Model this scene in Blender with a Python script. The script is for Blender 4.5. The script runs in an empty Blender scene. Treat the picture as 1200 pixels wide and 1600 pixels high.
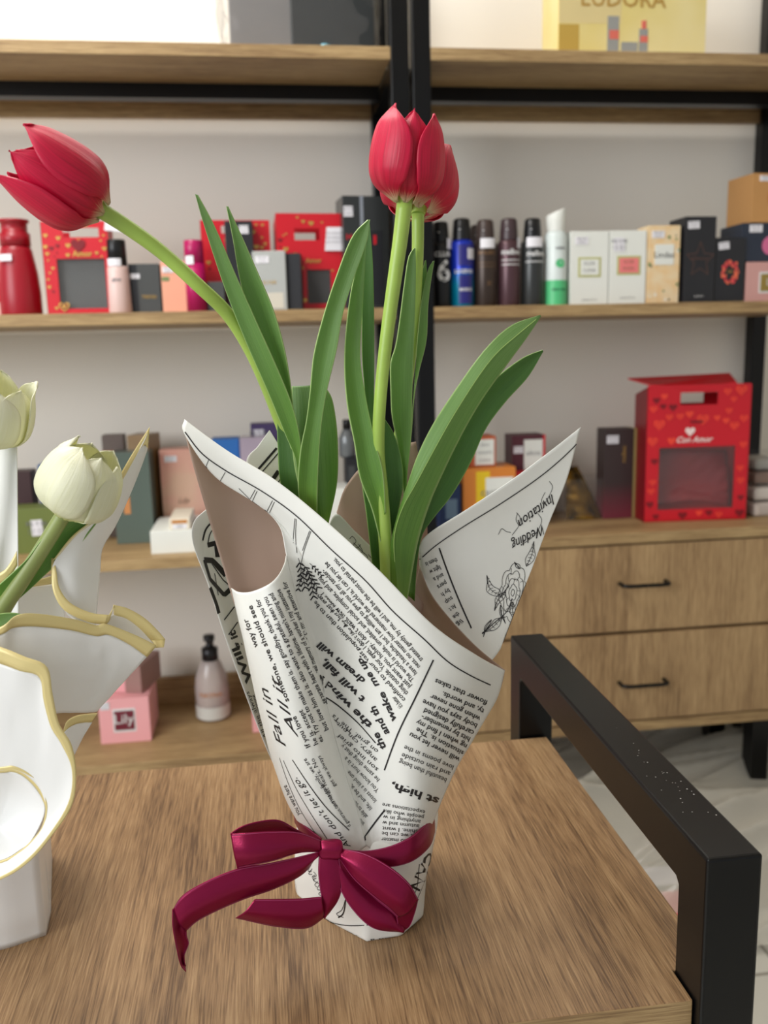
import bpy, bmesh, math, random
import numpy as np
from mathutils import Vector, Matrix
random.seed(7); rng = np.random.RandomState(7)
S = bpy.context.scene
COL = S.collection
# ------------------------------------------------------------------ camera
F_PX = 1380.0
YAW, PITCH, ROLL = -.1292, .1806, -.0243
CAM = np.array([0., 0., 1.15])
def _axes():
    cy, sy, cp, sp = math.cos(YAW), math.sin(YAW), math.cos(PITCH), math.sin(PITCH)
    fw = np.array([-sy*cp, cy*cp, -sp]); rt = np.array([cy, sy, 0.]); up = np.cross(rt, fw)
    return math.cos(ROLL)*rt+math.sin(ROLL)*up, -math.sin(ROLL)*rt+math.cos(ROLL)*up, fw
RT, UP, FW = _axes()
cd = bpy.data.cameras.new('camera'); cam = bpy.data.objects.new('camera', cd); COL.objects.link(cam)
cd.sensor_fit = 'VERTICAL'; cd.sensor_height = 36; cd.lens = F_PX/1600*36; cd.clip_start = .02
M4 = Matrix(((RT[0], UP[0], -FW[0], CAM[0]), (RT[1], UP[1], -FW[1], CAM[1]), (RT[2], UP[2], -FW[2], CAM[2]), (0, 0, 0, 1)))
cam.matrix_world = M4
cd.dof.use_dof = True; cd.dof.focus_distance = .585; cd.dof.aperture_fstop = 8.0
S.camera = cam
# ------------------------------------------------------------------ light
S.view_settings.view_transform = 'Standard'; S.view_settings.look = 'None'
S.view_settings.exposure = .1; S.view_settings.gamma = 1; S.view_settings.use_curve_mapping = False
w = bpy.data.worlds.new('world'); S.world = w; w.use_nodes = True
w.node_tree.nodes['Background'].inputs[0].default_value = (.93, .96, 1, 1)
w.node_tree.nodes['Background'].inputs[1].default_value = .42
def area(name, loc, target, sx, sy, power, col):
    l = bpy.data.lights.new(name, 'AREA'); l.shape = 'RECTANGLE'; l.size = sx; l.size_y = sy; l.energy = power; l.color = col
    o = bpy.data.objects.new(name, l); COL.objects.link(o); o.location = loc
    o.rotation_euler = (Vector(target)-Vector(loc)).to_track_quat('-Z', 'Y').to_euler(); return o
area('window_light', (-2.2, -.7, 1.9), (0, 1.2, 1.0), 1.7, 1.4, 54, (.96, .98, 1))
area('ceiling_panel_light', (-.75, .95, 2.72), (-.55, .95, 0), .9, .5, 26, (1, .97, .92))
area('wall_side_tube_light', (0, 1.76, 2.62), (0, 1.76, 0), 2.6, .05, 14, (1, .98, .95))

# ------------------------------------------------------------------ helpers
def at(px, py, Y):
    d = FW+RT*(px-600)/F_PX-UP*(py-800)/F_PX
    return CAM+d*(Y/d[1])
def onz(px, py, z):
    d = FW+RT*(px-600)/F_PX-UP*(py-800)/F_PX
    return CAM+d*((z-CAM[2])/d[2])
YB = .587
def P(t): return at(t[0], t[1], YB+t[2]/100.)
def toPx(p):
    q = np.asarray(p)-CAM; z = q@FW
    return np.stack([600+F_PX*(q@RT)/z, 800-F_PX*(q@UP)/z], -1)

def cr(pts, n):
    """smooth curve through the points, resampled to n"""
    p = np.asarray(pts, float)
    if len(p) == 2:
        t = np.linspace(0, 1, n)[:, None]; return p[0]*(1-t)+p[1]*t
    L = np.r_[0, np.cumsum(np.sqrt(np.linalg.norm(np.diff(p, axis=0), axis=1)+1e-9))]
    return crt(p, L/L[-1], n)
def crt(p, T, n):
    q = np.vstack([2*p[0]-p[1], p, 2*p[-1]-p[-2]])
    T2 = np.r_[2*T[0]-T[1], T, 2*T[-1]-T[-2]]
    out = []
    for t in np.linspace(0, 1, n):
        k = min(max(np.searchsorted(T, t)-1, 0), len(p)-2)
        t0, t1, t2, t3 = T2[k:k+4]; p0, p1, p2, p3 = q[k:k+4]
        m1 = ((p2-p1)/(t2-t1)*(t1-t0)+(p1-p0)/(t1-t0)*(t2-t1))/(t2-t0)*(t2-t1)
        m2 = ((p3-p2)/(t3-t2)*(t2-t1)+(p2-p1)/(t2-t1)*(t3-t2))/(t3-t1)*(t2-t1)
        s = (t-t1)/(t2-t1)
        out.append((2*s**3-3*s*s+1)*p1+(s**3-2*s*s+s)*m1+(-2*s**3+3*s*s)*p2+(s**3-s*s)*m2)
    return np.array(out)
def lin(p, n):
    p = np.asarray(p, float); T = np.r_[0, np.cumsum(np.linalg.norm(np.diff(p, axis=0), axis=1))]; T /= T[-1]
    return np.stack([np.interp(np.linspace(0, 1, n), T, p[:, k]) for k in range(p.shape[1])], -1)

class Surf:
    """sheet lofted through rows of points; u along a row, v from row to row"""
    def __init__(s, rows, nu=40, nv=40, world=False, flip=None, rough=0, uniform=False):
        R = []
        for r in rows:
            q = np.array(r, float) if world else np.array([P(t) for t in r])
            R.append(crt(q, np.linspace(0, 1, len(q)), nu) if uniform and len(q) > 2 else cr(q, nu))
        R = np.array(R)
        T = np.linspace(0, 1, len(R))
        s.G = np.stack([crt(R[:, i], T, nv) if len(R) > 2 else lin(R[:, i], nv) for i in range(nu)], 0)
        s.nu, s.nv = nu, nv
        s.normals()
        c = s.G[nu//2, nv//2]
        if flip is None: flip = (s.N.mean((0, 1))@(CAM-c)) < 0
        s.sg = -1 if flip else 1
        s.N *= s.sg
        if rough:
            z = np.zeros((nu, nv)); uu, vv = np.meshgrid(np.linspace(0, 1, nu), np.linspace(0, 1, nv), indexing='ij')
            for k in range(14):
                a = rng.uniform(0, 6.28); fr = rng.uniform(6, 22); ph = rng.uniform(0, 6.28)
                z += np.abs(np.sin(fr*(uu*math.cos(a)+vv*math.sin(a))+ph))/14
            s.G = s.G+s.N*((z-z.mean())*rough)[..., None]
            s.normals(); s.N *= s.sg
    def normals(s):
        du = np.gradient(s.G, axis=0); dv = np.gradient(s.G, axis=1)
        n = np.cross(du, dv); l = np.linalg.norm(n, axis=2, keepdims=True)
        s.N = n/np.maximum(l, 1e-12)
    def ev(s, uv, A=None):
        A = s.G if A is None else A
        uv = np.asarray(uv, float); u = np.clip(uv[..., 0], 0, 1)*(s.nu-1); v = np.clip(uv[..., 1], 0, 1)*(s.nv-1)
        i = np.minimum(u.astype(int), s.nu-2); j = np.minimum(v.astype(int), s.nv-2)
        a = (u-i)[..., None]; b = (v-j)[..., None]
        return A[i, j]*(1-a)*(1-b)+A[i+1, j]*a*(1-b)+A[i, j+1]*(1-a)*b+A[i+1, j+1]*a*b
    def uv(s, px):
        if not hasattr(s, 'PX'): s.PX = toPx(s.G); s.BK = np.where((s.N*(CAM-s.G)).sum(-1) < 0, 400., 0.)
        d = ((s.PX-np.array(px))**2).sum(-1)+s.BK; i, j = np.unravel_index(d.argmin(), d.shape)
        x = np.array([i/(s.nu-1), j/(s.nv-1)]); h = .004
        x = np.clip(x, .01, .99)
        for _ in range(6):
            c = toPx(s.ev(x)); J = np.stack([(toPx(s.ev(x+[h, 0]))-toPx(s.ev(x-[h, 0])))/(2*h), (toPx(s.ev(x+[0, h]))-toPx(s.ev(x-[0, h])))/(2*h)], 1)
            try: st = np.linalg.solve(J, np.array(px)-c)
            except Exception: break
            x = np.clip(x+np.clip(st, -.06, .06), .001, .999)
        return x

GL = {}
def glyphs(body, shear=0., bold=0.):
    k = (body, shear, bold)
    if k not in GL:
        c = bpy.data.curves.new('t', 'FONT'); c.body = body; c.resolution_u = 2; c.shear = shear; c.offset = bold
        o = bpy.data.objects.new('t', c); COL.objects.link(o)
        dg = bpy.context.evaluated_depsgraph_get(); m = o.evaluated_get(dg).to_mesh()
        vs = np.array([v.co[:2] for v in m.vertices]) if len(m.vertices) else np.zeros((0, 2))
        fs = [tuple(p.vertices) for p in m.polygons]
        o.evaluated_get(dg).to_mesh_clear(); bpy.data.objects.remove(o); bpy.data.curves.remove(c)
        if len(vs): vs = vs-[vs[:, 0].min(), 0]
        GL[k] = (vs, fs)
    return GL[k]

class MB:
    def __init__(s): s.v = []; s.f = []; s.m = []; s.sm = []; s.uvs = []; s.n = 0
    def add(s, vs, fs, mat=0, smooth=False, uv=None):
        vs = np.asarray(vs, float).reshape(-1, 3)
        s.v.append(vs); s.uvs.append(np.zeros((len(vs), 2)) if uv is None else np.asarray(uv, float).reshape(-1, 2))
        for f in fs: s.f.append([i+s.n for i in f]); s.m.append(mat); s.sm.append(smooth)
        s.n += len(vs); return s
    def box(s, x0, x1, y0, y1, z0, z1, mat=0, rot=0, piv=None):
        c = np.array([[x, y, z] for z in (z0, z1) for y in (y0, y1) for x in (x0, x1)], float)
        if rot:
            p = np.array(piv if piv is not None else [(x0+x1)/2, (y0+y1)/2]); a = math.cos(rot); b = math.sin(rot)
            d = c[:, :2]-p; c[:, :2] = p+np.stack([d[:, 0]*a-d[:, 1]*b, d[:, 0]*b+d[:, 1]*a], 1)
        return s.add(c, [(0, 2, 3, 1), (4, 5, 7, 6), (0, 1, 5, 4), (2, 6, 7, 3), (0, 4, 6, 2), (1, 3, 7, 5)], mat)
    def quad(s, a, b, c, d, mat=0): return s.add([a, b, c, d], [(0, 1, 2, 3)], mat)
    def grid(s, G, mat=0, smooth=True, close=False):
        nu, nv = G.shape[:2]; uu, vv = np.meshgrid(np.linspace(0, 1, nu), np.linspace(0, 1, nv), indexing='ij')
        f = [(i*nv+j, ((i+1) % nu)*nv+j, ((i+1) % nu)*nv+j+1, i*nv+j+1) for i in range(nu if close else nu-1) for j in range(nv-1)]
        return s.add(G.reshape(-1, 3), f, mat, smooth, np.stack([uu, vv], -1))
    def sheet(s, S_, th=.0004, mf=0, mb=0):
        """thick sheet: printed face mf, back face mb"""
        G = S_.G; B = G-S_.N*th; nu, nv = S_.nu, S_.nv
        uu, vv = np.meshgrid(np.linspace(0, 1, nu), np.linspace(0, 1, nv), indexing='ij'); uv = np.stack([uu, vv], -1).reshape(-1, 2)
        q = [(i*nv+j, (i+1)*nv+j, (i+1)*nv+j+1, i*nv+j+1) for i in range(nu-1) for j in range(nv-1)]
        rv = lambda L: [t[::-1] for t in L]
        s.add(G.reshape(-1, 3), q if S_.sg > 0 else rv(q), mf, True, uv)
        s.add(B.reshape(-1, 3), rv(q) if S_.sg > 0 else q, mb, True, uv)
        o = s.n-2*nu*nv; k = nu*nv
        rim = [(i*nv, (i+1)*nv) for i in range(nu-1)]+[((nu-1)*nv+j, (nu-1)*nv+j+1) for j in range(nv-1)]
        rim += [(i*nv+nv-1, (i-1)*nv+nv-1) for i in range(nu-1, 0, -1)]+[(j, j-1) for j in range(nv-1, 0, -1)]
        for a, b in rim: s.f.append([o+a, o+k+a, o+k+b, o+b] if S_.sg > 0 else [o+b, o+k+b, o+k+a, o+a]); s.m.append(mf); s.sm.append(False)
        return s
    def stext(s, S_, body, p0, p1, h, mat=2, shear=0., bold=0., side=None, off=.00035):
        """line of print on a sheet from p0 to p1 (baseline), letters h tall"""
        vs, fs = glyphs(body, shear, bold)
        if not len(vs): return
        wd = vs[:, 0].max(); p0 = np.array(p0, float); p1 = np.array(p1, float)
        d = (p1-p0)/np.linalg.norm(p1-p0); up = np.array([d[1], -d[0]])*h; K = 7
        B_ = np.array([S_.uv(p0+(p1-p0)*k/(K-1)) for k in range(K)]); E_ = np.array([S_.uv(p0+(p1-p0)*k/(K-1)+up*.7) for k in range(K)])-B_
        t_ = vs[:, 0]/wd; g = np.linspace(0, 1, K)
        X = np.stack([np.interp(t_, g, B_[:, q])+np.interp(t_, g, E_[:, q])*vs[:, 1]/.7 for q in (0, 1)], 1)
        ok = ((X > .002) & (X < .998)).all(1)
        fs = [f for f in fs if all(ok[list(f)])]
        Q = S_.ev(X); N = S_.ev(X, S_.N)
        s.add(Q+N*off, fs, mat)
    def sline(s, S_, pts, w, mat=2, px=True, off=.0003, smooth=True):
        n = max(8, 10*len(pts)); D = np.array(pts, float); D = cr(D, n) if smooth and len(D) > 2 else lin(D, n)
        U = np.array([S_.uv(p) for p in D[::2]]) if px else D[::2]; n = len(U)
        Q = S_.ev(U); N = S_.ev(U, S_.N); T = np.gradient(Q, axis=0); sd = np.cross(N, T); sd /= np.maximum(np.linalg.norm(sd, axis=1, keepdims=True), 1e-9)
        A = Q+N*off+sd*w/2; B = Q+N*off-sd*w/2
        s.add(np.vstack([A, B]), [(i, i+1, n+i+1, n+i) for i in range(n-1)], mat)
    def lathe(s, prof, c, mat=0, n=28, smooth=True, sx=1, sy=1, ang=0):
        a = np.linspace(0, 2*math.pi, n, endpoint=False)+ang
        G = np.array([[[c[0]+r*math.cos(t)*sx, c[1]+r*math.sin(t)*sy, c[2]+z] for r, z in prof] for t in a])
        return s.grid(G, mat, smooth, True)
    def tube(s, pts, rad, mat=0, n=12, m=None, caps=True):
        pts = np.asarray(pts, float); m = m or max(len(pts), 12)
        Q = cr(pts, m); R = np.interp(np.linspace(0, 1, m), np.linspace(0, 1, len(rad)), rad) if hasattr(rad, '__len__') else np.full(m, rad)
        T = np.gradient(Q, axis=0); T /= np.linalg.norm(T, axis=1, keepdims=True)
        ref = np.array([0, 1., 0.]) if abs(T[0][1]) < .8 else np.array([1., 0, 0])
        G = []
        for i in range(m):
            a = np.cross(T[i], ref); a /= np.linalg.norm(a); b = np.cross(T[i], a)
            G.append([Q[i]+R[i]*(math.cos(t)*a+math.sin(t)*b) for t in np.linspace(0, 2*math.pi, n, endpoint=False)])
        G = np.array(G).transpose(1, 0, 2); s.grid(G, mat, True, True)
        if caps:
            k = s.n-n*m; s.f += [[k+i*m for i in range(n)], [k+i*m+m-1 for i in range(n)][::-1]]; s.m += [mat, mat]; s.sm += [False, False]
        return s
    def ptext(s, body, o, r, u, size, mat=1, align=0, shear=0., bold=0., off=0, width=None):
        """text on a plane; o origin (centre of baseline when align)"""
        vs, fs = glyphs(body, shear, bold); wd = vs[:, 0].max() if len(vs) else 1
        o, r, u = (np.array(t, float) for t in (o, r, u)); sc = size/.7; k = (width/(wd*sc)) if width else 1
        n = np.cross(r, u)
        s.add(o+n*off+np.outer((vs[:, 0]-(wd/2 if align else 0))*sc*k, r)+np.outer(vs[:, 1]*sc, u), fs, mat)
    def build(s, name, mats, parent=None, loc=None, bevel=0, seg=2):
        L = WL.get(parent.name) if parent else (np.array(loc, float) if loc is not None else np.zeros(3))
        V = np.vstack(s.v)-L; me = bpy.data.meshes.new(name)
        me.from_pydata(V.tolist(), [], s.f)
        for m in (mats if isinstance(mats, (list, tuple)) else [mats]): me.materials.append(m)
        me.polygons.foreach_set('material_index', s.m); me.polygons.foreach_set('use_smooth', s.sm)
        ul = me.uv_layers.new(name='UVMap'); UV = np.vstack(s.uvs)
        li = np.array([l.vertex_index for l in me.loops]); ul.data.foreach_set('uv', UV[li].ravel())
        me.update()
        o = bpy.data.objects.new(name, me); COL.objects.link(o)
        if parent: o.parent = parent
        else: o.location = L
        WL[o.name] = L
        if bevel:
            b = o.modifiers.new('bevel', 'BEVEL'); b.width = bevel; b.segments = seg; b.limit_method = 'ANGLE'; b.angle_limit = .7
        return o
WL = {}
def thing(name, label, cat, loc, group=None):
    o = bpy.data.objects.new(name, None); COL.objects.link(o); o.location = loc; o.empty_display_size = .02
    o['label'] = label; o['category'] = cat
    if group: o['group'] = group
    WL[o.name] = np.array(loc, float); return o
def tag(o, label, cat, group=None):
    o['label'] = label; o['category'] = cat
    if group: o['group'] = group
    return o
def struct(o): o['kind'] = 'structure'; return o

# ------------------------------------------------------------------ materials
def lin3(c): return tuple(((v/255)/12.92 if v/255 <= .04045 else ((v/255+.055)/1.055)**2.4) for v in c)+(1,)
MT = {}
def mat(name, rgb, rough=.5, metal=0, spec=.5, coat=0, bump=0, bscale=80, var=0, vscale=6, trans=0, alpha=1, sheen=0, mottle=None):
    if name in MT: return MT[name]
    m = bpy.data.materials.new(name); m.use_nodes = True; nt = m.node_tree; b = nt.nodes['Principled BSDF']
    c = lin3(rgb)
    b.inputs['Base Color'].default_value = c; b.inputs['Roughness'].default_value = rough; b.inputs['Metallic'].default_value = metal
    b.inputs['Specular IOR Level'].default_value = spec; b.inputs['Coat Weight'].default_value = coat; b.inputs['Sheen Weight'].default_value = sheen
    b.inputs['Transmission Weight'].default_value = trans; b.inputs['Alpha'].default_value = alpha
    tc = nt.nodes.new('ShaderNodeTexCoord')
    if bump:
        n = nt.nodes.new('ShaderNodeTexNoise'); n.inputs['Scale'].default_value = bscale; n.inputs['Detail'].default_value = 4
        nt.links.new(tc.outputs['Object'], n.inputs['Vector'])
        bp = nt.nodes.new('ShaderNodeBump'); bp.inputs['Strength'].default_value = bump; bp.inputs['Distance'].default_value = .002
        nt.links.new(n.outputs['Fac'], bp.inputs['Height']); nt.links.new(bp.outputs[0], b.inputs['Normal'])
    n = nt.nodes.new('ShaderNodeTexNoise'); n.inputs['Scale'].default_value = vscale; nt.links.new(tc.outputs['Object'], n.inputs['Vector'])
    r = nt.nodes.new('ShaderNodeValToRGB'); k = var or .03
    r.color_ramp.elements[0].position = .35; r.color_ramp.elements[1].position = .65
    r.color_ramp.elements[0].color = tuple(x*(1-k) for x in c[:3])+(1,); r.color_ramp.elements[1].color = tuple(min(1, x*(1+k)) for x in c[:3])+(1,)
    if mottle: r.color_ramp.elements[1].color = lin3(mottle)
    nt.links.new(n.outputs['Fac'], r.inputs[0]); nt.links.new(r.outputs[0], b.inputs['Base Color'])
    MT[name] = m; return m
def wood(name, axis, dark, mid, light, rough=.45, scale=1.0, bump=.25):
    """laminate with its grain along one axis"""
    m = bpy.data.materials.new(name); m.use_nodes = True; nt = m.node_tree; b = nt.nodes['Principled BSDF']
    b.inputs['Roughness'].default_value = rough; b.inputs['Specular IOR Level'].default_value = .4
    tc = nt.nodes.new('ShaderNodeTexCoord')
    def noise(s3, det, dist=0.):
        mp = nt.nodes.new('ShaderNodeMapping'); mp.inputs['Scale'].default_value = s3
        n = nt.nodes.new('ShaderNodeTexNoise'); n.inputs['Scale'].default_value = 1; n.inputs['Detail'].default_value = det; n.inputs['Distortion'].default_value = dist
        nt.links.new(tc.outputs['Object'], mp.inputs[0]); nt.links.new(mp.outputs[0], n.inputs['Vector']); return n.outputs['Fac']
    def sc(along, across): return tuple(along*scale if i == axis else across*scale for i in range(3))
    big = noise(sc(1.6, 11), 3, .9); fine = noise(sc(30, 900), 4, .1); mid_ = noise(sc(6, 230), 4, .15)
    r = nt.nodes.new('ShaderNodeValToRGB'); e = r.color_ramp.elements
    e[0].position = .3; e[0].color = lin3(dark); e[1].position = .72; e[1].color = lin3(light); x = e.new(.5); x.color = lin3(mid)
    a = nt.nodes.new('ShaderNodeMath'); a.operation = 'MULTIPLY_ADD'; a.inputs[1].default_value = .5; nt.links.new(mid_, a.inputs[0])
    a2 = nt.nodes.new('ShaderNodeMath'); a2.operation = 'MULTIPLY'; a2.inputs[1].default_value = .65; nt.links.new(big, a2.inputs[0]); nt.links.new(a2.outputs[0], a.inputs[2])
    a3 = nt.nodes.new('ShaderNodeMath'); a3.operation = 'MULTIPLY_ADD'; a3.inputs[1].default_value = .8; nt.links.new(fine, a3.inputs[0])
    a4 = nt.nodes.new('ShaderNodeMath'); a4.operation = 'SUBTRACT'; a4.inputs[1].default_value = .47; nt.links.new(a.outputs[0], a4.inputs[0]); nt.links.new(a4.outputs[0], a3.inputs[2])
    nt.links.new(a3.outputs[0], r.inputs[0]); nt.links.new(r.outputs[0], b.inputs['Base Color'])
    bp = nt.nodes.new('ShaderNodeBump'); bp.inputs['Strength'].default_value = bump; bp.inputs['Distance'].default_value = .0015
    nt.links.new(fine, bp.inputs['Height']); nt.links.new(bp.outputs[0], b.inputs['Normal'])
    return m
def veined(name, base, tip, root, vein, rough=.45, transl=.25, tcol=None, rootpos=.12, freq=26, sheen=0, edge=None):
    """petal or leaf: colour runs along UV v, fine veins across UV u"""
    m = bpy.data.materials.new(name); m.use_nodes = True; nt = m.node_tree; b = nt.nodes['Principled BSDF']
    b.inputs['Roughness'].default_value = rough; b.inputs['Sheen Weight'].default_value = sheen
    uv = nt.nodes.new('ShaderNodeUVMap'); sp = nt.nodes.new('ShaderNodeSeparateXYZ'); nt.links.new(uv.outputs[0], sp.inputs[0])
    r = nt.nodes.new('ShaderNodeValToRGB'); e = r.color_ramp.elements
    e[0].position = rootpos*.25; e[0].color = lin3(root); e[1].position = 1; e[1].color = lin3(tip); x = e.new(rootpos*1.6); x.color = lin3(base)
    mp = nt.nodes.new('ShaderNodeMapping'); mp.inputs['Scale'].default_value = (freq, 1.4, 1); nt.links.new(uv.outputs[0], mp.inputs[0])
    n = nt.nodes.new('ShaderNodeTexNoise'); n.inputs['Scale'].default_value = 1; n.inputs['Detail'].default_value = 5; n.inputs['Distortion'].default_value = .2; nt.links.new(mp.outputs[0], n.inputs['Vector'])
    ad = nt.nodes.new('ShaderNodeMath'); ad.operation = 'MULTIPLY_ADD'; ad.inputs[1].default_value = .2; nt.links.new(n.outputs['Fac'], ad.inputs[0])
    sb = nt.nodes.new('ShaderNodeMath'); sb.operation = 'SUBTRACT'; sb.inputs[1].default_value = .1; nt.links.new(sp.outputs['Y'], sb.inputs[0]); nt.links.new(sb.outputs[0], ad.inputs[2])
    nt.links.new(ad.outputs[0], r.inputs[0])
    mx = nt.nodes.new('ShaderNodeMix'); mx.data_type = 'RGBA'; vr = nt.nodes.new('ShaderNodeValToRGB')
    vr.color_ramp.elements[0].position = .42; vr.color_ramp.elements[1].position = .7; nt.links.new(n.outputs['Fac'], vr.inputs[0])
    ml = nt.nodes.new('ShaderNodeMath'); ml.operation = 'MULTIPLY'; ml.inputs[1].default_value = .55; nt.links.new(vr.outputs[0], ml.inputs[0])
    nt.links.new(ml.outputs[0], mx.inputs[0]); nt.links.new(r.outputs[0], mx.inputs[6]); mx.inputs[7].default_value = lin3(vein)
    if edge:
        ab = nt.nodes.new('ShaderNodeMath'); ab.operation = 'SUBTRACT'; ab.inputs[1].default_value = .5; nt.links.new(sp.outputs['X'], ab.inputs[0])
        a1 = nt.nodes.new('ShaderNodeMath'); a1.operation = 'ABSOLUTE'; nt.links.new(ab.outputs[0], a1.inputs[0])
        a2 = nt.nodes.new('ShaderNodeMapRange'); a2.inputs[1].default_value = .455; a2.inputs[2].default_value = .495; nt.links.new(a1.outputs[0], a2.inputs[0])
        m2 = nt.nodes.new('ShaderNodeMix'); m2.data_type = 'RGBA'; nt.links.new(a2.outputs[0], m2.inputs[0]); nt.links.new(mx.outputs[2], m2.inputs[6]); m2.inputs[7].default_value = lin3(edge); mx = m2
    nt.links.new(mx.outputs[2], b.inputs['Base Color'])
    bp = nt.nodes.new('ShaderNodeBump'); bp.inputs['Strength'].default_value = .5; bp.inputs['Distance'].default_value = .0006
    nt.links.new(n.outputs['Fac'], bp.inputs['Height']); nt.links.new(bp.outputs[0], b.inputs['Normal'])
    tr = nt.nodes.new('ShaderNodeBsdfTranslucent'); ms = nt.nodes.new('ShaderNodeMixShader'); ms.inputs[0].default_value = transl
    if tcol: tr.inputs[0].default_value = lin3(tcol)
    else: nt.links.new(mx.outputs[2], tr.inputs[0])
    out = nt.nodes['Material Output']; nt.links.new(b.outputs[0], ms.inputs[1]); nt.links.new(tr.outputs[0], ms.inputs[2]); nt.links.new(ms.outputs[0], out.inputs[0])
    MT[name] = m; return m

W_TABLE = wood('table_oak', 1, (92, 68, 46), (136, 106, 74), (164, 134, 98), .4)
W_SHELF = wood('shelf_oak', 0, (120, 92, 62), (158, 130, 90), (184, 156, 112), .5)
W_DRAW = wood('drawer_oak', 2, (122, 94, 64), (160, 130, 92), (184, 154, 112), .5)
BLACK = mat('black_powder_coat', (7, 7, 8), .3, spec=.3)
WALLM = mat('wall_paint', (240, 234, 223), .6, var=.02, vscale=2)
STICK = mat('sticker_white', (236, 234, 240), .5)
GREY = mat('grey_print', (120, 120, 125), .6)
PAPER = mat('printed_paper', (232, 232, 226), .48, bump=.12, bscale=60)
TAUPE = mat('taupe_paper', (178, 152, 136), .5, bump=.08, bscale=60, var=.05)
INK = mat('black_ink', (26, 22, 24), .5)
GOLD = mat('gold_foil_print', (222, 204, 142), .36, metal=.15)
WHITEP = mat('white_floral_paper', (236, 236, 234), .35, bump=.05, bscale=40)
SATIN = mat('burgundy_satin', (136, 8, 60), .32, metal=.65, spec=.6, bump=.05, bscale=900)
STITCH = mat('ribbon_edge', (150, 40, 88), .5)
PETAL = veined('tulip_petal', (202, 8, 56), (226, 22, 78), (222, 216, 170), (146, 2, 38), .42, .25, (232, 14, 60), .065, 34)
CREAM = veined('cream_petal', (244, 244, 216), (250, 250, 232), (226, 230, 150), (234, 234, 196), .45, .3, (240, 240, 190), .1)
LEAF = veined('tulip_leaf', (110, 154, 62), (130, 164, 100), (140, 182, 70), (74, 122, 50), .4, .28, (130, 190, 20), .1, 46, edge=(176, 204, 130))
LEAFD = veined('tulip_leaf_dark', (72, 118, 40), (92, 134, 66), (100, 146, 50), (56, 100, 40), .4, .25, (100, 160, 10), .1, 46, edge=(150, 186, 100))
KEEL = mat('leaf_keel', (168, 200, 110), .4)
STEM = mat('tulip_stem', (158, 188, 84), .4, var=.1, vscale=30)
STEMD = mat('cream_tulip_stem', (140, 152, 88), .45, var=.1, vscale=30)

# ------------------------------------------------------------------ room
WY = 2.04
b = MB(); b.box(-2.6, 3.4, WY, WY+.1, 0, 2.8); struct(b.build('wall_back', WALLM))
b = MB(); b.box(-2.6, 3.4, -2.5, WY+.1, 2.8, 2.86); struct(b.build('ceiling', WALLM))
b = MB(); b.box(3.4, 3.5, -2.5, WY+.1, 0, 2.8); struct(b.build('wall_right', WALLM))
def tile_mat():
    m = bpy.data.materials.new('floor_tile'); m.use_nodes = True; nt = m.node_tree; p = nt.nodes['Principled BSDF']; p.inputs['Roughness'].default_value = .25
    tc = nt.nodes.new('ShaderNodeTexCoord'); br = nt.nodes.new('ShaderNodeTexBrick'); br.offset = 0; nt.links.new(tc.outputs['Object'], br.inputs['Vector'])
    for k, v in (('Scale', 1), ('Mortar Size', .004), ('Brick Width', .45), ('Row Height', .45)): br.inputs[k].default_value = v
    br.inputs['Color1'].default_value = lin3((196, 194, 184)); br.inputs['Color2'].default_value = lin3((190, 188, 178)); br.inputs['Mortar'].default_value = lin3((140, 136, 126))
    nt.links.new(br.outputs['Color'], p.inputs['Base Color']); return m
b = MB(); b.box(-2.6, 3.4, -2.5, WY+.1, -.05, 0); struct(b.build('floor', tile_mat()))

# ------------------------------------------------------------------ shelving
Z1, Z2, Z3, Z4 = 1.690, 1.230, .768, .352      # board tops
TH = .022; YF = 1.70
def shelf_unit(label, xa, xb, boards, posts_right):
    t = thing('shelving_unit', label, 'shelf', ((xa+xb)/2, YF+.15, 0))
    for x in (xa, xb-.034):
        for y in (YF, 1.988):
            MB().box(x, x+.034, y, y+.034, 0, 2.35).build('post', BLACK, t, bevel=.002)
    for z in boards:
        MB().box(xa+.034, xb-.034, YF+.0005, 2.02, z-TH, z).build('shelf_board', W_SHELF, t, bevel=.001)
    for z in boards[:1]:
        MB().box(xa+.034, xb-.034, 1.862, 1.892, z-TH-.027, z-TH).build('support_rail', BLACK, t)
        for x in (xa, xb-.034): MB().box(x+.002, x+.032, YF+.034, 1.988, z-TH-.027, z-TH).build('side_rail', BLACK, t)
        MB().box(xa+.034, xb-.034, 2.004, 2.02, z-TH-.028, z-TH).build('back_strip', W_SHELF, t)
    return t
u1 = shelf_unit('left bay of the black steel and oak shelving, open down to its low deck', -.95, .287, [Z1, Z2, Z3, Z4], 1)
MB().box(-.916, .253, 2.004, 2.02, Z4, Z4+.06).build('back_strip', W_SHELF, u1)
MB().box(-.916, .253, YF+.02, YF+.038, Z4-TH-.05, Z4-TH).build('apron', W_SHELF, u1)
u2 = shelf_unit('right bay of the black steel and oak shelving, above the drawer cabinet', .293, 1.179, [Z1, Z2], 0)

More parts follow.
